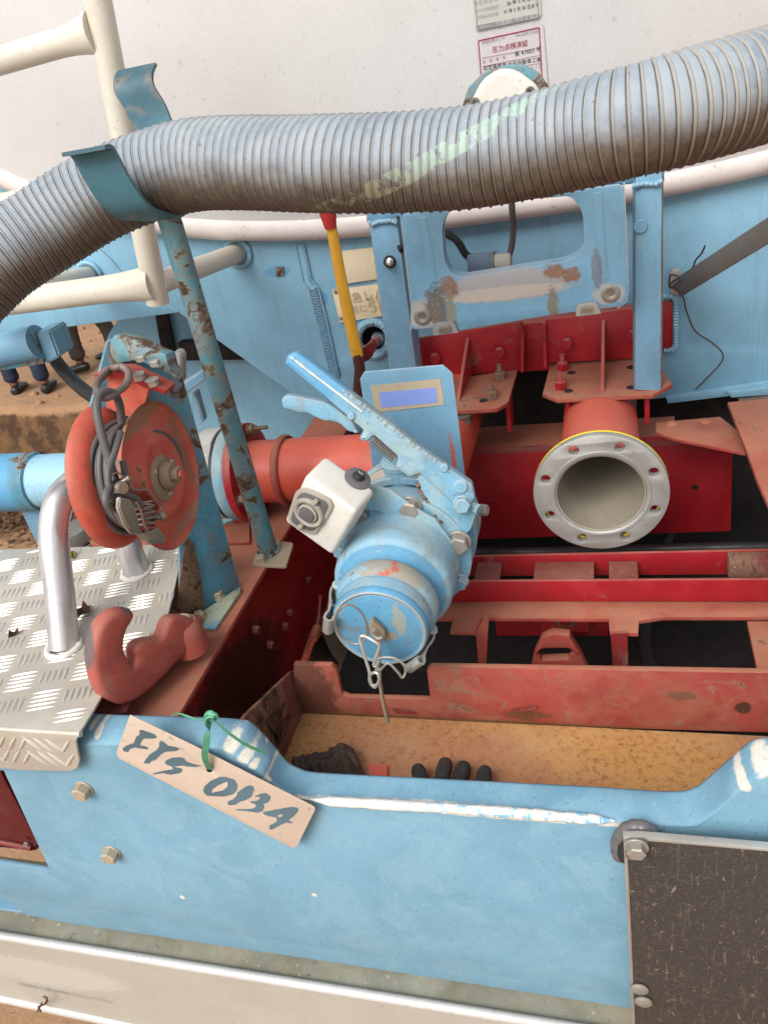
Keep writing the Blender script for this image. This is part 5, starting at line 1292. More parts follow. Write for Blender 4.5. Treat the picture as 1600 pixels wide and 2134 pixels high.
# ------------------------------------------------------------------ discharge valve
VA = aY(790, 1311, .772); VB = aY(868, 1062, 1.06)
AX = (VA - VB).normalized()                    # points out of the valve towards the viewer
BL = M['bluelight']
vmat = spotted('bluelight', 'valvem', [])
valve = lathe('discharge_valve', [(.060, .074), (.0775, .0835), (.0800, .0845), (.0840, .0875), (.0868, .094), (.0872, .115), (.0872, .158), (.091, .164), (.094, .166)], VA, -AX, BL, truck, 72, label='light blue discharge valve with a silver cap pointing towards the viewer', smooth=50)
lathe('dome_face', [(.060, .0735), (.0700, .0788), (.0785, .0834)], VA, -AX, M['bluecap'], valve, 64)
def ngon_ring(name, ro, ri, h0, h1, mat, **k):
    m = basis(-AX); m.translation = VA + (-AX) * h1
    me = shape2d(circ((0, 0), ro, 72), [circ((0, 0), ri, 48)], h1 - h0, .002); me.transform(m)
    return link(name, me, mat, valve, smooth=40, **k)
ngon_ring('front_flange', .1045, .05, .163, .181, M['bluelight'])
lathe('valve_body', [(.088, .181), (.096, .186), (.098, .200), (.094, .212), (.088, .216)], VA, -AX, M['bluelight'], valve, 64)
lathe('seat_ring', [(.095, .214), (.1055, .214), (.1065, .217), (.1065, .222), (.1055, .225), (.095, .225)], VA, -AX, M['bluelight'], valve, 72)
lathe('bare_band', [(.097, .225), (.1015, .226), (.1015, .262), (.097, .262)], VA, -AX, M['tagm'], valve, 72)
lathe('rear_ring', [(.095, .260), (.1045, .260), (.1065, .263), (.1065, .274), (.1045, .278), (.060, .282)], VA, -AX, M['bluelight'], valve, 72)
tube('valve_pipe', [VA - AX * .262, VA - AX * .30, Vector((VB.x + .002, 1.30, .94)), Vector((VB.x + .002, 1.5, .94))], .060, M['redpipe'], valve, 48)
lathe('rear_bolt', [(0, .012), (.008, .012), (.009, .008), (.009, 0)], aY(1000, 1062, 1.0), (1, -.3, 0), M['bolt'], valve, 6)
tube('rear_bolt_shank', [aY(985, 1062, 1.02), aY(1003, 1061, 1.01)], .007, M['bluelight'], valve, 10)
ff = Fr(VA - AX * .162, (1, 0, 0), (0, 0, 1)); ff = Fr(VA - AX * .161, Vector((1, 0, 0)) - AX * AX.x, Vector((0, 0, 1)) - AX * AX.z)
for (x, y, mt, af) in ((761, 1077, 'bolt', .0205), (851, 1078, 'bolt', .0255), (927, 1135, 'bolt', .0270), (708, 1144, 'bluelight', .020), (947, 1205, 'bluelight', .021), (905, 1265, 'bluelight', .02), (725, 1208, 'bluelight', .02)):
    u, v = ff.uv(x, y); R0 = math.hypot(u, v); k = .094 / R0
    hexbolt('flange_bolt', ff.p(u * k, v * k, .0), AX, af, M[mt], valve, h=af * .5, spin=rnd.random())
# sector bracket plate on top of the flange
sb = plate('locking_bracket', Fr(ff.p(0, 0, .014), ff.u, ff.v), [(770, 1012), (812, 1022), (862, 1058), (905, 1082), (955, 1150), (938, 1166), (905, 1150), (896, 1110), (870, 1108), (840, 1100), (790, 1065), (752, 1060), (765, 1030)], .006, M['bluelight'], valve, bev=.0015)
# neck under the indicator plate
lathe('top_neck', [(.024, -.05), (.024, .02), (.026, .022), (.026, .03), (.02, .034), (0, .034)], VA - AX * .235 + Vector((.0, 0, .095)), (0, -.1, 1), M['bluelight'], valve, 32)
sp2 = plate('indicator_plate', FY(1.115), [(750, 790), (759, 775), (922, 761), (942, 778), (968, 990), (930, 1010), (800, 1010), (779, 1000), (758, 845)], .004, spotted('blue', 'indicator', [(aY(945, 960, 1.115), (.004, .02, .05), (.55, .10, .06), 1.2)]), valve, bev=.001)
pls = plate('sticker', FY(1.115), [(772, 803), (918, 789), (926, 843), (783, 859)], .0006, M['beige'], valve, bev=0, w=.0012)
plate('sticker_print', FY(1.115), [(790, 817), (908, 807), (912, 838), (795, 849)], .0005, M['bluesticker'], valve, bev=0, w=.0017)

# cam lock cap
cap = lathe('cap', [(0, .001), (.0575, 0), (.0585, -.0005), (.060, .0004), (.0635, .0004), (.066, -.003), (.0665, -.008), (.0660, -.030), (.0695, -.036), (.0715, -.042), (.0715, -.058), (.069, -.063), (.0655, -.066), (.055, -.068)], VA, AX, spotted('bluecap', 'capm', [(VA + AX * -.001 + ff.u * .030 + ff.v * .015, (.009, .03, .028), (.30, .31, .25), 2.2), (VA + ff.u * .01 + ff.v * -.012, (.016, .03, .008), (.36, .28, .15), 1.8)]), valve, 72, smooth=35)
lathe('cap_collar', [(.0668, -.010), (.0672, -.012), (.0668, -.029)], VA, AX, M['bluelight'], valve, 72)
lathe('bare_rim', [(.0612, .0008), (.0622, .0012), (.0632, .0008), (.0645, -.001)], VA, AX, M['tanplastic'], valve, 72)
lathe('collar_shell', [(.0668, -.031), (.0702, -.036), (.0722, -.042), (.0722, -.058), (.069, -.0640), (.062, -.067)], VA, AX, spotted('bluelight', 'collarm', [(VA - AX * .048 + ff.v * .06 + ff.u * .02, (.05, .06, .03), (.33, .29, .22), 1.2), (VA - AX * .052 + ff.v * .066 + ff.u * .012, (.016, .03, .004), (.50, .10, .06), 1.8)]), valve, 72)
def cpt(r, a, h): return VA + ff.u * (r * math.cos(math.radians(a))) + ff.v * (r * math.sin(math.radians(a))) + AX * h
def cam_arm(a, hook=False, mat=M['wire']):
    # lug ears on the collar and folded arm with curled end
    rad = (ff.u * math.cos(math.radians(a)) + ff.v * math.sin(math.radians(a))); tan = AX.cross(rad)
    rows = []
    prof = [(.0735, -.056), (.0775, -.048), (.0765, -.034), (.0715, -.018), (.0695, -.002), (.0715, .008), (.071, .014), (.066, .017), (.0625, .013), (.064, .009)]
    pc = crv([VA + rad * r + AX * h for r, h in prof], 4)
    rows = [[p + tan * s for p in pc] for s in (-.0125, -.011, 0, .011, .0125)]
    o = strip_sheet('cam_arm', rows, None, .003, M['clampl'], valve, smooth=70)
    for s in (-1, 1):
        prism('cam_ear', [VA + rad * r + AX * h + tan * (s * .0165 - .003) for r, h in ((.066, -.056), (.076, -.058), (.080, -.050), (.077, -.042), (.066, -.040))], tan * .006, M['bluelight'], valve, bev=.0015)
    tube('cam_pin', [VA + rad * .0745 - AX * .050 + tan * -.018, VA + rad * .0745 - AX * .050 + tan * .018], .003, M['tanbolt'], valve, 12)
    return rad
M['clampl'] = paint('stained aluminium arm', (.46, .45, .42), .1, .4, metal=.5, grime=.5, grimec=(.30, .26, .2), speck=.3, chips=.6, chipc=(.7, .7, .68))
cam_arm(163); cam_arm(-50)
cur = crv([aY(x, y, yy) for x, y, yy in ((776, 1216, .84), (766, 1190, .83), (768, 1182, .825), (785, 1176, .825), (800, 1178, .83))], 6)
tube('keeper_wire', cur, .0022, M['wire'], valve, 8)
# padlock eye in the middle
cf_ = Fr(cpt(0.0, 0, .001), ff.u, ff.v)
eye = plate('cap_eye', Fr(cpt(0, 0, .012), ff.u, ff.v), [(770, 1296), (776, 1294), (800, 1316), (803, 1330), (794, 1340), (780, 1338), (768, 1318)], .010, M['tan'], valve, bev=.0025)
tube('eye_link', crv([aY(x, y, .748) for x, y in ((778, 1312), (776, 1322), (786, 1330), (796, 1328))], 5), .0022, M['wire'], valve, 8)

def wire_thing(name, pts, r, mat, label, cat, closed=False, n=8):
    return tag(tube(name, crv(pts, 10, closed), r, mat, None, n, closed=closed), label, cat)
R1 = [aY(x, y, yy) for x, y, yy in ((712, 1266, .738), (730, 1261, .742), (752, 1275, .745), (765, 1305, .745), (764, 1328, .744), (745, 1342, .742), (722, 1335, .742), (704, 1316, .742), (698, 1290, .740))]
wire_thing('pull_ring', R1, .0016, M['steel'], 'thin steel ring looped through the left cam arm of the cap', 'ring', True)
R1b = [aY(x, y, yy) for x, y, yy in ((712, 1262, .736), (728, 1258, .742), (748, 1268, .746), (760, 1282, .746))]
R2 = [aY(x, y, yy) for x, y, yy in ((784, 1384, .735), (790, 1372, .735), (815, 1370, .738), (838, 1382, .742), (845, 1398, .745), (838, 1412, .742), (828, 1400, .738), (808, 1382, .735), (792, 1396, .733))]
wire_thing('pull_ring', R2, .0018, M['wire'], 'second steel ring at the lower right cam arm of the cap', 'ring', True)
pin = crv([aY(x, y, yy) for x, y, yy in ((788, 1378, .722), (784, 1388, .722), (779, 1386, .722), (782, 1372, .722), (787, 1358, .722), (790, 1346, .722), (782, 1338, .722), (765, 1328, .724), (754, 1325, .724), (750, 1332, .724), (753, 1346, .722), (762, 1375, .720), (769, 1398, .718), (771, 1415, .718), (776, 1428, .718), (785, 1427, .716), (790, 1416, .714), (787, 1404, .714), (778, 1402, .716), (770, 1410, .720), (772, 1424, .722), (781, 1432, .722), (788, 1424, .722), (790, 1414, .722), (784, 1395, .722))], 6)
tag(tube('hitch_pin', pin, .0022, M['wire'], None, 10), 'bright wire hitch pin with a double coil hanging below the cap', 'pin')
ch = tube('hanging_link', crv([aY(x, y, yy) for x, y, yy in ((790, 1340, .745), (792, 1400, .74), (793, 1430, .74), (798, 1460, .74), (806, 1495, .74), (809, 1506, .74))], 4), [.0030] * 8 + [.0042] * 6 + [.0046] * 4 + [.0036] * 2 + [.0010], M['tan'], None, 8, flat=.6)
tag(ch, 'brown rusty flat link dangling under the hitch pin', 'link')

# ratchet lever
YV = .955
lf = Fr(aY(800, 920, .945), (1, .18, 0), (0, .22, 1))
lever = plate('ratchet_lever', lf, [(593, 760), (597, 741), (617, 733), (650, 755), (760, 842), (870, 928), (985, 1010), (991, 1038), (978, 1056), (955, 1063), (920, 1030), (874, 988), (852, 996), (822, 975), (828, 953), (778, 908), (768, 920), (753, 922), (748, 915), (757, 898), (680, 832)], .026, spotted('bluelight', 'leverm', [(lf.p(*lf.uv(650, 775)), (.075, .1, .045), (.10, .34, .57), .7)]), valve, r=.003, bev=.006)
ridge = [lf.p(*lf.uv(x, y), .001) for x, y in ((607, 744), (650, 778), (755, 858))]
tube('worn_ridge', crv(ridge, 12), [.0016 * (1 + .9 * mnoise.noise(Vector((i * .45, 0, 0)))) for i in range(25)], M['weld'], valve, 6)
me = text_me('BRITISH SPIDER', .02, .012)
a_, b_ = Vector(lf.uv(742, 838)), Vector(lf.uv(905, 962))
emb = text('raised_letters', 'RATCHET LEVER PATENT', lf, 760, 866, 900, 970, M['bluelight'], valve, w=.0012, bold=.01) if False else None
for k, (x, y) in enumerate([(716 + i * 8.6, 815 + i * 6.6) for i in range(26)]):
    if k % 4 == 3: continue
    u, v = lf.uv(x + rnd.uniform(-1, 1), y + rnd.uniform(-1, 1))
    a = .9 + rnd.uniform(-.3, .3)
    for q in range(rnd.choice((1, 2, 2))):
        da = a + q * 1.4
        box('raised_mark', lf.m @ Matrix.Translation((u + q * .001, v - .001 * q, .0004)) @ Matrix.Rotation(da, 4, 'Z'), .0058, .0013, .0016, M['bluelight'], valve, bev=.0003, seg=1)
for (x, y, r) in ((732, 867, .006), (960, 1015, .011), (925, 975, .007)):
    lathe('boss', [(0, .003), (r * .7, .003), (r, .0), (r, -.002)], lf.p(*lf.uv(x, y)), lf.n, M['bluelight'], valve, 20)
pv = lf.p(*lf.uv(962, 1050))
hexbolt('pivot_nut', pv - lf.n * .002, lf.n, .021, M['bluelight'], valve, h=.012, washer=1.2)
hexbolt('pivot_side', lf.p(*lf.uv(985, 1062), -.01), Vector((.8, -.4, -.2)), .014, M['bluelight'], valve, h=.010, washer=0)
l2 = Fr(aY(660, 850, .965), (1, .18, 0), (0, .22, 1))
plate('release_grip', l2, [(585, 836), (588, 828), (598, 823), (632, 828), (676, 837), (700, 850), (735, 878), (748, 905), (724, 900), (708, 884), (691, 878), (678, 879), (664, 874), (651, 868), (640, 861), (622, 862), (608, 856), (590, 853)], .020, M['bluelight'], valve, r=.004, bev=.005)
s0, s1 = lf.p(*lf.uv(775, 918), -.006), lf.p(*lf.uv(822, 957), -.006)
bs = basis(s1 - s0); sp3 = []
for i in range(11 * 12 + 1):
    t = i / 132; a = 2 * math.pi * 11 * t
    sp3.append(s0.lerp(s1, t) + bs @ Vector((.0078 * math.cos(a), .0078 * math.sin(a), 0)))
tube('spring', sp3, .0010, M['steel'], valve, 6)
tube('spring_rod', [s0, s1], .004, M['steel'], valve, 8)
teeth = [(870, 996), (874, 992)]
T0, T1 = Vector((872, 1000)), Vector((930, 1095))
edge = []
ctrl = crv([Vector((x, y, 0)) for x, y in ((870, 998), (878, 1022), (893, 1046), (911, 1070), (930, 1096))], 4)
for i, p in enumerate(ctrl):
    nrm = Vector((.85, -.5, 0)); edge.append((p.x + (2.2 if i % 2 else -2.2) * nrm.x, p.y + (2.2 if i % 2 else -2.2) * nrm.y))
sf = Fr(lf.p(0, 0, -.006), lf.u, lf.v)
plate('toothed_sector', sf, edge + [(950, 1105), (970, 1113), (981, 1102), (990, 1074), (988, 1050), (960, 1040), (920, 1010), (880, 985)], .005, M['bluelight'], valve, bev=.0012)
for i in range(2, len(edge) - 1, 2):
    p = sf.p(*sf.uv(edge[i][0] - 1, edge[i][1] + 1), .001)
    lathe('rusty_tooth', [(0, .0022), (.003, .0015), (.0038, -.004)], p, sf.n, M['brownbolt'], valve, 8)

# white position box
def cvec(a, b, c): return CR * a + CD * b + CF * c
k = 1.0 / 1556
e1 = cvec(103 * k, 73 * k, -.0059); e2 = cvec(-50 * k, 83 * k, .0635); e3 = cvec(37 * k, -45 * k, .0367)
e2 = e2 - e1 * (e2.dot(e1) / e1.length_squared); e3n = e1.cross(e2).normalized(); 
if e3n.dot(e3) < 0: e3n = -e3n
L3 = .055
o0 = aD(635, 992, 1.03); e2 = e2 * 1.15; e1 = e1 * 1.03
cen = o0 + e1 / 2 + e2 / 2 + e3n * L3 / 2
bm4 = Matrix((e1.normalized(), e2.normalized(), e3n)).transposed().to_4x4(); bm4.translation = cen
if bm4.to_3x3().determinant() < 0: bm4 = Matrix((e1.normalized(), e2.normalized(), e3n)).transposed().to_4x4() @ Matrix.Diagonal((-1, 1, 1, 1)); bm4.translation = cen
wbx = box('position_box', bm4, e1.length, e2.length, L3, M['whiteplastic'], truck, bev=.007, seg=4, label='white plastic position box with a grey knob')
fk = Fr(o0, e1, -e2)              # front face frame, normal towards viewer
if fk.n.dot(C0 - o0) < 0: fk = Fr(o0, e1, e2)
kc = Vector(fk.uv(650, 1062))
KC = fk.p(kc.x, kc.y, .001)
plate('knob_surround', fk, [(618, 1022), (632, 1014), (650, 1018), (690, 1038), (697, 1052), (684, 1078), (661, 1110), (650, 1112), (618, 1098), (603, 1084), (602, 1072)], .004, M['tanplastic'], wbx, r=.006, bev=.0012, w=.004)
plate('knob_recess', fk, [(625, 1028), (636, 1022), (652, 1027), (684, 1042), (688, 1052), (678, 1074), (658, 1102), (650, 1104), (622, 1092), (610, 1082), (610, 1074)], .001, M['greyplastic'], wbx, r=.005, bev=.0003, w=.0046)
KC = fk.p(*fk.uv(648, 1063), .004)
lathe('knob_ring', [(.0165, 0), (.0165, .004), (.019, .006), (.0215, .006), (.023, .004), (.023, 0)], KC, fk.n, M['tanplastic'], wbx, 40)
lathe('knob_ring', [(.0105, 0), (.0105, .006), (.0125, .007), (.0145, .006), (.0145, 0)], KC, fk.n, M['tanplastic'], wbx, 32)
kk = shape2d(rnd_poly([(-.0105, -.0075), (-.006, -.0105), (.006, -.0105), (.0105, -.0075), (.0105, .0075), (.006, .0105), (-.006, .0105), (-.0105, .0075)], .0015), [], .012, .001)
m = fk.m.copy(); m.translation = KC + fk.n * .010; kk.transform(m); link('knob', kk, M['greyplastic'], wbx)
for (x, y) in ((662, 1040), (632, 1090)):
    box('knob_lug', Fr(fk.p(*fk.uv(x, y), .008), e1.normalized() * .3 + e2.normalized() * -1, e1).m, .012, .006, .007, M['tanplastic'], wbx, bev=.001)
ftop = Fr(o0, e1, e3n)
if ftop.n.dot(C0 - o0) < 0: ftop = Fr(o0, e3n, e1)
TCn = ftop.p(*ftop.uv(745, 998), 0)
lathe('seal_ring', [(.006, .004), (.010, .005), (.0145, .004), (.0185, .002), (.019, 0)], TCn, ftop.n, M['greyplastic'], wbx, 32)
lathe('gland', [(0, .012), (.0045, .012), (.0065, .011), (.0085, .006), (.009, 0)], TCn, ftop.n, M['black'], wbx, 24)
tube('gland_clip', [TCn + ftop.n * .0125 + e1.normalized() * -.004, TCn + ftop.n * .0125 + e1.normalized() * .004], .0016, M['clamp'], wbx, 6)

# ------------------------------------------------------------------ suction hose
hctl = [((-330, 820), 1.07), ((-180, 705), 1.075), ((-80, 615), 1.08), ((0, 540), 1.085), ((100, 476), 1.10), ((200, 414), 1.10), ((300, 372), 1.092), ((400, 346), 1.075), ((500, 341), 1.05), ((600, 343), 1.025), ((700, 343), 1.00), ((800, 342), .98),
        ((900, 337), .965), ((1000, 327), .945), ((1100, 308), .925), ((1200, 285), .900), ((1300, 260), .872), ((1400, 234), .858), ((1500, 206), .858), ((1600, 177), .862), ((1720, 136), .865), ((1900, 66), .865), ((2100, -30), .865), ((2500, -230), .87), ((3000, -520), .88)]
HR = .0567
def build_hose():
    P = crv([aD(*q, dd) for q, dd in hctl], 12)
    # arc length
    S_ = [0]
    for i in range(1, len(P)): S_.append(S_[-1] + (P[i] - P[i - 1]).length)
    pitch = .01185; nv = 56; sub = 14
    total = S_[-1]; nseg = int(total / pitch * sub)
    def at(s):
        s = min(max(s, 0), total - 1e-6); lo = 0; hi = len(S_) - 1
        while hi - lo > 1:
            mid = (lo + hi) // 2
            if S_[mid] <= s: lo = mid
            else: hi = mid
        t = (s - S_[lo]) / (S_[hi] - S_[lo]); return P[lo].lerp(P[hi], t)
    def prof(ph):
        ph %= 1
        if ph < .70: return 1.0 + .012 * math.sin(math.pi * ph / .70) ** .6
        if ph < .78: return .985 - .022 * math.sin(math.pi * (ph - .70) / .08)
        return .99 + .050 * math.sin(math.pi * (ph - .78) / .22) ** .8
    bm = bmesh.new(); uvl = bm.loops.layers.uv.new('UVMap')
    rings = []; jit = []
    for i in range(nseg + 1):
        s = i / sub * pitch; c = at(s); t = (at(s + .012) - at(s - .012)).normalized()
        up = Vector((0, 0, 1)); up = (up - t * up.dot(t)).normalized(); b = t.cross(up)
        wob = 1 + .012 * mnoise.noise(Vector((s * 9, 0, 0))); jt = .30 * mnoise.noise(Vector((s * 14, 3, 0))); jit.append(jt)
        ring = []
        for k in range(nv):
            v = k / nv; a = 2 * math.pi * v
            r = HR * wob * prof(i / sub + v + jt) * (1 + .006 * mnoise.noise(Vector((s * 40, v * 9, 1))))
            ring.append(bm.verts.new(c + up * (r * math.cos(a)) + b * (r * math.sin(a))))
        rings.append(ring)
    for i in range(nseg):
        for k in range(nv):
            f = bm.faces.new((rings[i][k], rings[i][(k + 1) % nv], rings[i + 1][(k + 1) % nv], rings[i + 1][k]))
            us = (i, i, i + 1, i + 1); vs = (k, k + 1, k + 1, k)
            for l, u_, v_ in zip(f.loops, us, vs): l[uvl].uv = (u_ / sub + jit[u_], v_ / nv)
    def u_at(px):
        best = min(range(len(P)), key=lambda i: abs(CX + F * (P[i] - C0).dot(CR) / dep(P[i]) - px) if dep(P[i]) > 0 else 1e9)
        return S_[best] / pitch
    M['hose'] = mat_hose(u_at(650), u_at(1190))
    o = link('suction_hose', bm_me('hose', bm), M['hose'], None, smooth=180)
    tag(o, 'thick ribbed suction hose, grey blue above and brown below, with a worn mint green stripe', 'hose')
build_hose()

# ------------------------------------------------------------------ number tag and ribbon
ftg = Fr(aY(450, 1630, .568), (1, 0, 0), (0, .03, 1)); ftg = Fr(aY(271, 1490, .572), aY(656, 1688, .566) - aY(271, 1490, .572), (0, .05, 1))
tagc = [(271, 1490), (243, 1568), (245, 1577), (250, 1582), (608, 1767), (616, 1766), (621, 1760), (656, 1689), (656, 1684), (650, 1679), (420, 1562)]
th_ = circ((0, 0), .0042, 14)
hc = ftg.uv(437, 1605)
tgo = plate('number_tag', ftg, tagc, .0012, M['tagm'], None, holes=[[(437 + 6.5 * math.cos(a), 1605 + 5.5 * math.sin(a)) for a in [2 * math.pi * i / 14 for i in range(14)]]], bev=.0003)
tag(tgo, 'bare sheet tag hand painted FTS 013A hanging over the blue bumper', 'tag')
Z = lambda L: [(230 + x * .275, 1470 + y * .275) for x, y in L]
strokes = [
    [(218, 192), (240, 184), (330, 215), (358, 238), (330, 252), (262, 250), (242, 262), (226, 300), (262, 308), (292, 322), (285, 332), (210, 322), (188, 318), (150, 330), (138, 352), (104, 348), (94, 325), (130, 300), (180, 285), (196, 240), (228, 215)],
    [(372, 278), (388, 266), (410, 280), (440, 305), (500, 315), (528, 328), (500, 345), (420, 350), (385, 370), (345, 412), (308, 425), (300, 440), (254, 438), (262, 420), (300, 370), (350, 340), (372, 312)],
    [(413, 432), (430, 412), (470, 396), (530, 392), (560, 400), (578, 425), (620, 440), (696, 458), (640, 465), (575, 462), (562, 454), (500, 460), (482, 466), (540, 476), (550, 492), (530, 512), (460, 524), (400, 512), (322, 523), (330, 512), (420, 492), (478, 482), (470, 462), (430, 450)],
    [(962, 660), (990, 640), (1030, 612), (1060, 606), (1086, 615), (1088, 640), (1070, 690), (1030, 715), (985, 728), (950, 752), (905, 756), (888, 745), (893, 728), (930, 712), (960, 680)],
    [(1090, 690), (1140, 668), (1180, 664), (1215, 688), (1212, 712), (1190, 738), (1160, 745), (1168, 770), (1155, 798), (1120, 812), (1020, 798), (945, 793), (960, 786), (1040, 785), (1085, 780), (1105, 765), (1100, 745), (1060, 735), (1062, 728), (1110, 722), (1140, 700), (1125, 692)],
    [(1155, 808), (1250, 790), (1330, 775), (1380, 768), (1425, 778), (1424, 800), (1395, 835), (1350, 868), (1385, 888), (1370, 892), (1335, 886), (1290, 905), (1250, 928), (1222, 942), (1203, 930), (1208, 908), (1260, 882), (1262, 850), (1200, 838), (1170, 828)],
]
inner = [[], [], [], [], [], [(1265, 832), (1305, 822), (1300, 840), (1282, 850), (1272, 845)]]
for sp_, inn in zip(strokes, inner):
    plate('painted_stroke', ftg, Z(sp_), .0003, M['ink'], tgo, holes=[Z(inn)] if inn else [], bev=0, w=.0004, r=.0007, smooth=0)
plate('painted_stroke', ftg, Z([(705, 640), (715, 612), (760, 572), (830, 540), (880, 542), (940, 562), (965, 600), (960, 640), (930, 675), (860, 690), (735, 684), (712, 662)]), .0003, M['ink'], tgo,
      holes=[Z([(770, 665), (770, 640), (810, 608), (885, 575), (892, 590), (885, 620), (850, 645), (800, 655)])], bev=0, w=.0004, r=.0012, hr=.0008, smooth=0)
rib = []
def ribbon(bm, pts, w, tw=Vector((1, 0, 0))):
    P = crv(pts, 6); rows = []
    for i, p in enumerate(P):
        t = (P[min(i + 1, len(P) - 1)] - P[max(i - 1, 0)]).normalized(); s = t.cross(Vector((0, -1, 0))).normalized() * w / 2
        rows.append((bm.verts.new(p - s), bm.verts.new(p + s)))
    fs = [bm.faces.new((rows[i][0], rows[i][1], rows[i + 1][1], rows[i + 1][0])) for i in range(len(rows) - 1)]
    bmesh.ops.solidify(bm, geom=fs, thickness=.0005)
bmr = bmesh.new()
ribbon(bmr, [aY(437, 1604, .566), aY(427, 1578, .560), aY(431, 1545, .566), aY(433, 1520, .575), aY(435, 1500, .598)], .0085)
ribbon(bmr, [aY(438, 1496, .592), aY(455, 1508, .578), aY(480, 1530, .570), aY(515, 1553, .566), aY(553, 1569, .566)], .0060)
tube_bm(bmr, crv([aY(440, 1497, .60), aY(415, 1500, .60), aY(390, 1492, .602), (aY(372, 1487, .61)), aY(360, 1491, .62)], 6), .0012, 6)
tube_bm(bmr, crv([aY(428, 1498, .598), aY(430, 1488, .594), aY(438, 1485, .59), aY(446, 1490, .59), aY(444, 1500, .592), aY(434, 1503, .596)], 6, True), .0030, 8, closed=True, flat=.6)
tube_bm(bmr, crv([aY(436, 1492, .590), aY(446, 1488, .588), aY(453, 1492, .59), aY(446, 1500, .592)], 6), .0028, 8, flat=.6)
tube_bm(bmr, crv([aY(432, 1506, .590), aY(430, 1498, .588), aY(438, 1492, .588), aY(447, 1494, .588)], 6), .0024, 8, flat=.6)
tag(link('ribbon', bm_me('ribbon', bmr), M['ribbon'], None, smooth=60), 'green ribbon knotted over the bumper edge and tied through the tag', 'ribbon')

# ------------------------------------------------------------------ glove and rag lying on the tray
def skin_obj(name, joints, edges, mat, parent, root=0, sub=2, label=None, dent=0):
    me = bpy.data.meshes.new(name); me.from_pydata([j[0] for j in joints], edges, [])
    o = bpy.data.objects.new(name, me); COL.objects.link(o)
    md = o.modifiers.new('skin', 'SKIN'); md.use_smooth_shade = True
    for i, j in enumerate(joints):
        sv = me.skin_vertices[0].data[i]; rr = j[1] if isinstance(j[1], tuple) else (j[1], j[1]); sv.radius = rr; sv.use_root = (i == root)
    s = o.modifiers.new('sub', 'SUBSURF'); s.levels = sub; s.render_levels = sub
    dg = bpy.context.evaluated_depsgraph_get(); dg.update()
    m2 = bpy.data.meshes.new_from_object(o.evaluated_get(dg))
    bpy.data.objects.remove(o); bpy.data.meshes.remove(me)
    if dent:
        for v in m2.vertices:
            p = v.co; v.co = p + Vector((mnoise.noise(p * 55), mnoise.noise(p * 55 + Vector((9, 0, 0))), mnoise.noise(p * 55 + Vector((0, 9, 0))))) * dent
    m2.name = name; m2.materials.clear()
    return link(name, m2, mat, parent, smooth=180, label=label)
gz = TZF
tips = [((869, 1592), .026), ((930, 1580), .030), ((970, 1584), .030), ((1013, 1596), .026)]
J = []; Ed = []
palm = aZ(948, 1672, gz + .022); J.append((palm, (.030, .016))); 
base = [aZ(x, 1638, gz + .022) for x in (880, 920, 958, 1005)]
for (tp_, r), b in zip(tips, base):
    t0 = aZ(tp_[0], tp_[1] + 6, gz + .020); mid = b.lerp(t0, .5) + Vector((0, 0, .007))
    i = len(J); J += [(b, (.0115, .010)), (mid, .0122), (t0, .0108)]
    Ed += [(0, i), (i, i + 1), (i + 1, i + 2)]
i = len(J); J += [(aZ(1000, 1690, gz + .015), .012), (aZ(1035, 1680, gz + .013), .010)]; Ed += [(0, i), (i, i + 1)]
i = len(J); J += [(palm + Vector((0, -.035, .0)), (.026, .014))]; Ed += [(0, i)]
gl = skin_obj('work_glove', J, Ed, M['glove'], None, dent=.0012)
tag(gl, 'black work glove on the orange tray with four fingertips showing above the bumper', 'glove')
def rag():
    bm = bmesh.new(); NX, NY = 46, 26; V = []
    c = [aZ(608, 1596, gz), aZ(742, 1572, gz), aZ(775, 1650, gz), aZ(615, 1665, gz)]
    for j in range(NY):
        row = []
        for i in range(NX):
            s, t = i / (NX - 1), j / (NY - 1)
            p = c[0].lerp(c[1], s).lerp(c[3].lerp(c[2], s), t)
            h = .024 + .009 * math.exp(-((s - .80) / .09) ** 2) + .010 * mnoise.noise(Vector((s * 5, t * 4, 1))) + .006 * mnoise.noise(Vector((s * 16, t * 14, 1)))
            e = min(s, 1 - s, t, 1 - t); h *= min(1, e / .06) ** .5
            if j == 0: p = p + Vector((0, .006 * mnoise.noise(Vector((s * 7, 0, 0))) - .012 * math.sin(s * 3.1) , 0))
            row.append(bm.verts.new(p + Vector((0, 0, h + .0015))))
        V.append(row)
    for j in range(NY - 1):
        for i in range(NX - 1): bm.faces.new((V[j][i], V[j][i + 1], V[j + 1][i + 1], V[j + 1][i]))
    tag(link('leather_rag', bm_me('rag', bm), M['rag'], None, smooth=180), 'crumpled oily brown leather piece in the left corner of the orange tray', 'rag')
rag()
rc = prism('red_scrap', [aZ(x, y, gz + .002) for x, y in ((768, 1594), (809, 1596), (806, 1640), (772, 1640))], (0, 0, .003), M['redpipe'], None)
tag(rc, 'small flat red scrap beside the brown leather on the tray', 'scrap')

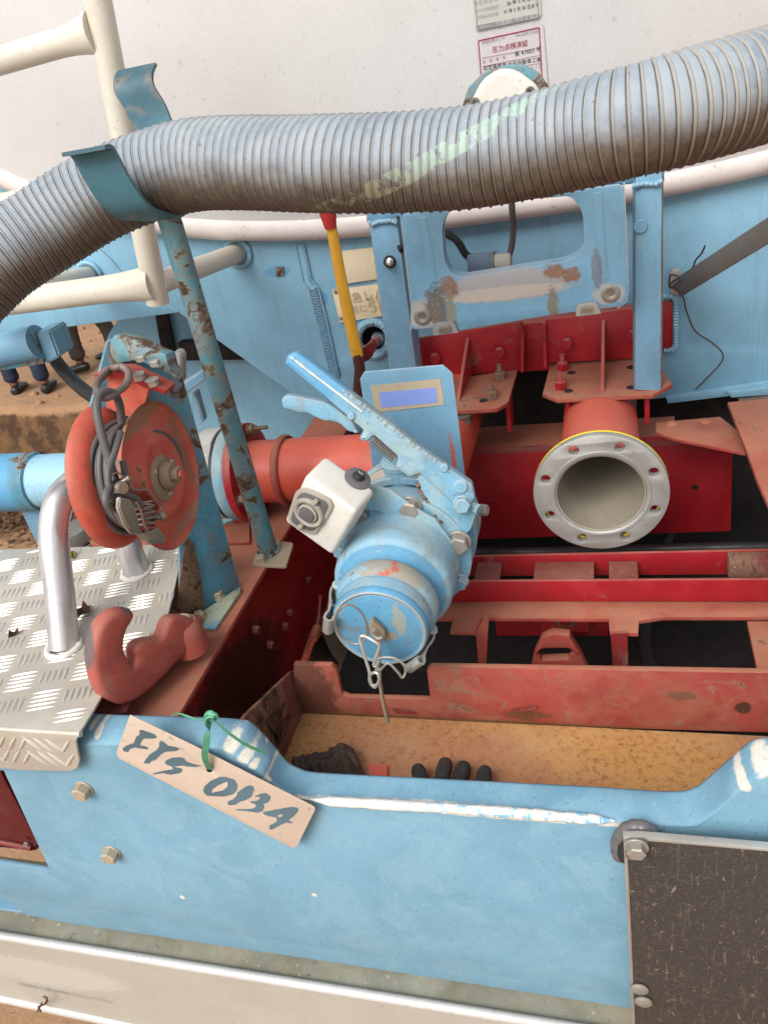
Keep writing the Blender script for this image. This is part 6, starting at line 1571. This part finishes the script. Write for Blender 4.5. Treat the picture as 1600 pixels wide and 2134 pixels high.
# ------------------------------------------------------------------ bystanders beyond the truck
def person(foot_l, foot_r, face, h, trouser, label, shoe=M['shoe'], shirt=M['shirt'], lean=0):
    """face: heading in radians (0 looks +X)"""
    fx, fy = math.cos(face), math.sin(face); fwd = Vector((fx, fy, 0)); lft = Vector((-fy, fx, 0))
    c = (foot_l + foot_r) / 2; t = thing('person', c, label, 'person')
    k = h / 1.75
    def at(f, l, z): return c + fwd * (f * k) + lft * (l * k) + Vector((0, 0, z * k))
    hipc = at(0, 0, .93); J = [(hipc, (.15 * k, .11 * k))]; E_ = []
    def add(p, r, par): J.append((p, r)); E_.append((par, len(J) - 1)); return len(J) - 1
    for f, s in ((foot_l, 1), (foot_r, -1)):
        a = add(at(0, s * .09, .86), (.095 * k, .095 * k), 0); kn = (at(0.02, s * .09, .48) + Vector((f.x, f.y, c.z + .48 * k)) + fwd * .02) / 2
        kn = Vector(((hipc.x + f.x) / 2 + fwd.x * .03, (hipc.y + f.y) / 2 + fwd.y * .03, c.z + .48 * k)) + lft * s * .03
        b = add(kn, .064 * k, a); d = add(f + Vector((0, 0, .20)), .052 * k, b); add(f + Vector((0, 0, .085)), .058 * k, d)
    skin_obj('trousers', J, E_, trouser, t, dent=.004)
    J = [(at(0, 0, .95), (.15 * k, .11 * k))]; E_ = []
    ch_ = add(at(0, 0, 1.25), (.17 * k, .12 * k), 0); nk = add(at(0, 0, 1.43), (.12 * k, .08 * k), ch_)
    for s in (1, -1):
        sh = add(at(0, s * .19, 1.40), .065 * k, ch_ if False else nk); el = add(at(-.02, s * .25, 1.12), .052 * k, sh); add(at(.06, s * .24, .93), .042 * k, el)
    skin_obj('shirt', J, E_, shirt, t, dent=.004)
    J = [(at(0, 0, 1.42), .055 * k)]; E_ = []
    n2 = add(at(.01, 0, 1.52), .055 * k, 0); n3 = add(at(.02, 0, 1.60), (.085 * k, .095 * k), n2); add(at(.01, 0, 1.70), (.075 * k, .085 * k), n3)
    skin_obj('head', J, E_, M['skin'], t)
    J = [(at(.0, 0, 1.72), .082 * k), (at(-.035, 0, 1.64), .07 * k)]; skin_obj('hair', J, [(0, 1)], M['shoe'], t)
    for s in (1, -1):
        w0 = at(.06, s * .24, .92); J = [(w0, .028)]; E_ = []
        pm = add(w0 + Vector((0, 0, -.07)) + fwd * .01, (.03, .018), 0)
        for q in range(4):
            b = add(w0 + Vector((0, 0, -.11)) + fwd * (-.02 + .014 * q), .009, pm); add(w0 + Vector((0, 0, -.17 + .008 * abs(q - 1.5))) + fwd * (-.015 + .014 * q), .008, b)
        b = add(w0 + Vector((0, 0, -.08)) + fwd * .04, .010, pm); add(w0 + Vector((0, 0, -.11)) + fwd * .055, .009, b)
        skin_obj('hand', J, E_, M['skin'], t, sub=1)
    for f in (foot_l, foot_r):
        J = [(f + Vector((0, 0, .036)) - fwd * .055, (.034, .034)), (f + Vector((0, 0, .036)) + fwd * .02, (.038, .034)), (f + Vector((0, 0, .028)) + fwd * .10, (.040, .024)), (f + Vector((0, 0, .022)) + fwd * .16, (.030, .016))]
        skin_obj('shoe', J, [(0, 1), (1, 2), (2, 3)], shoe, t)
        J = [(f + Vector((0, 0, .05)), .038), (f + Vector((0, 0, .11)), .036)]
        skin_obj('ankle', J, [(0, 1)], M['skin'], t)
    return t
person(aZ(40, 822, 0), aZ(102, 818, 0), 1.9, 1.72, M['jeans'], 'person in dark blue jeans and black slip-on shoes on the earth bank', shirt=M['shirt'])
person(aZ(176, 775, 0), aZ(246, 742, 0), 3.5, 1.78, M['trouser'], 'person in dark grey trousers and black shoes standing side on behind the other', shirt=M['jeans'])
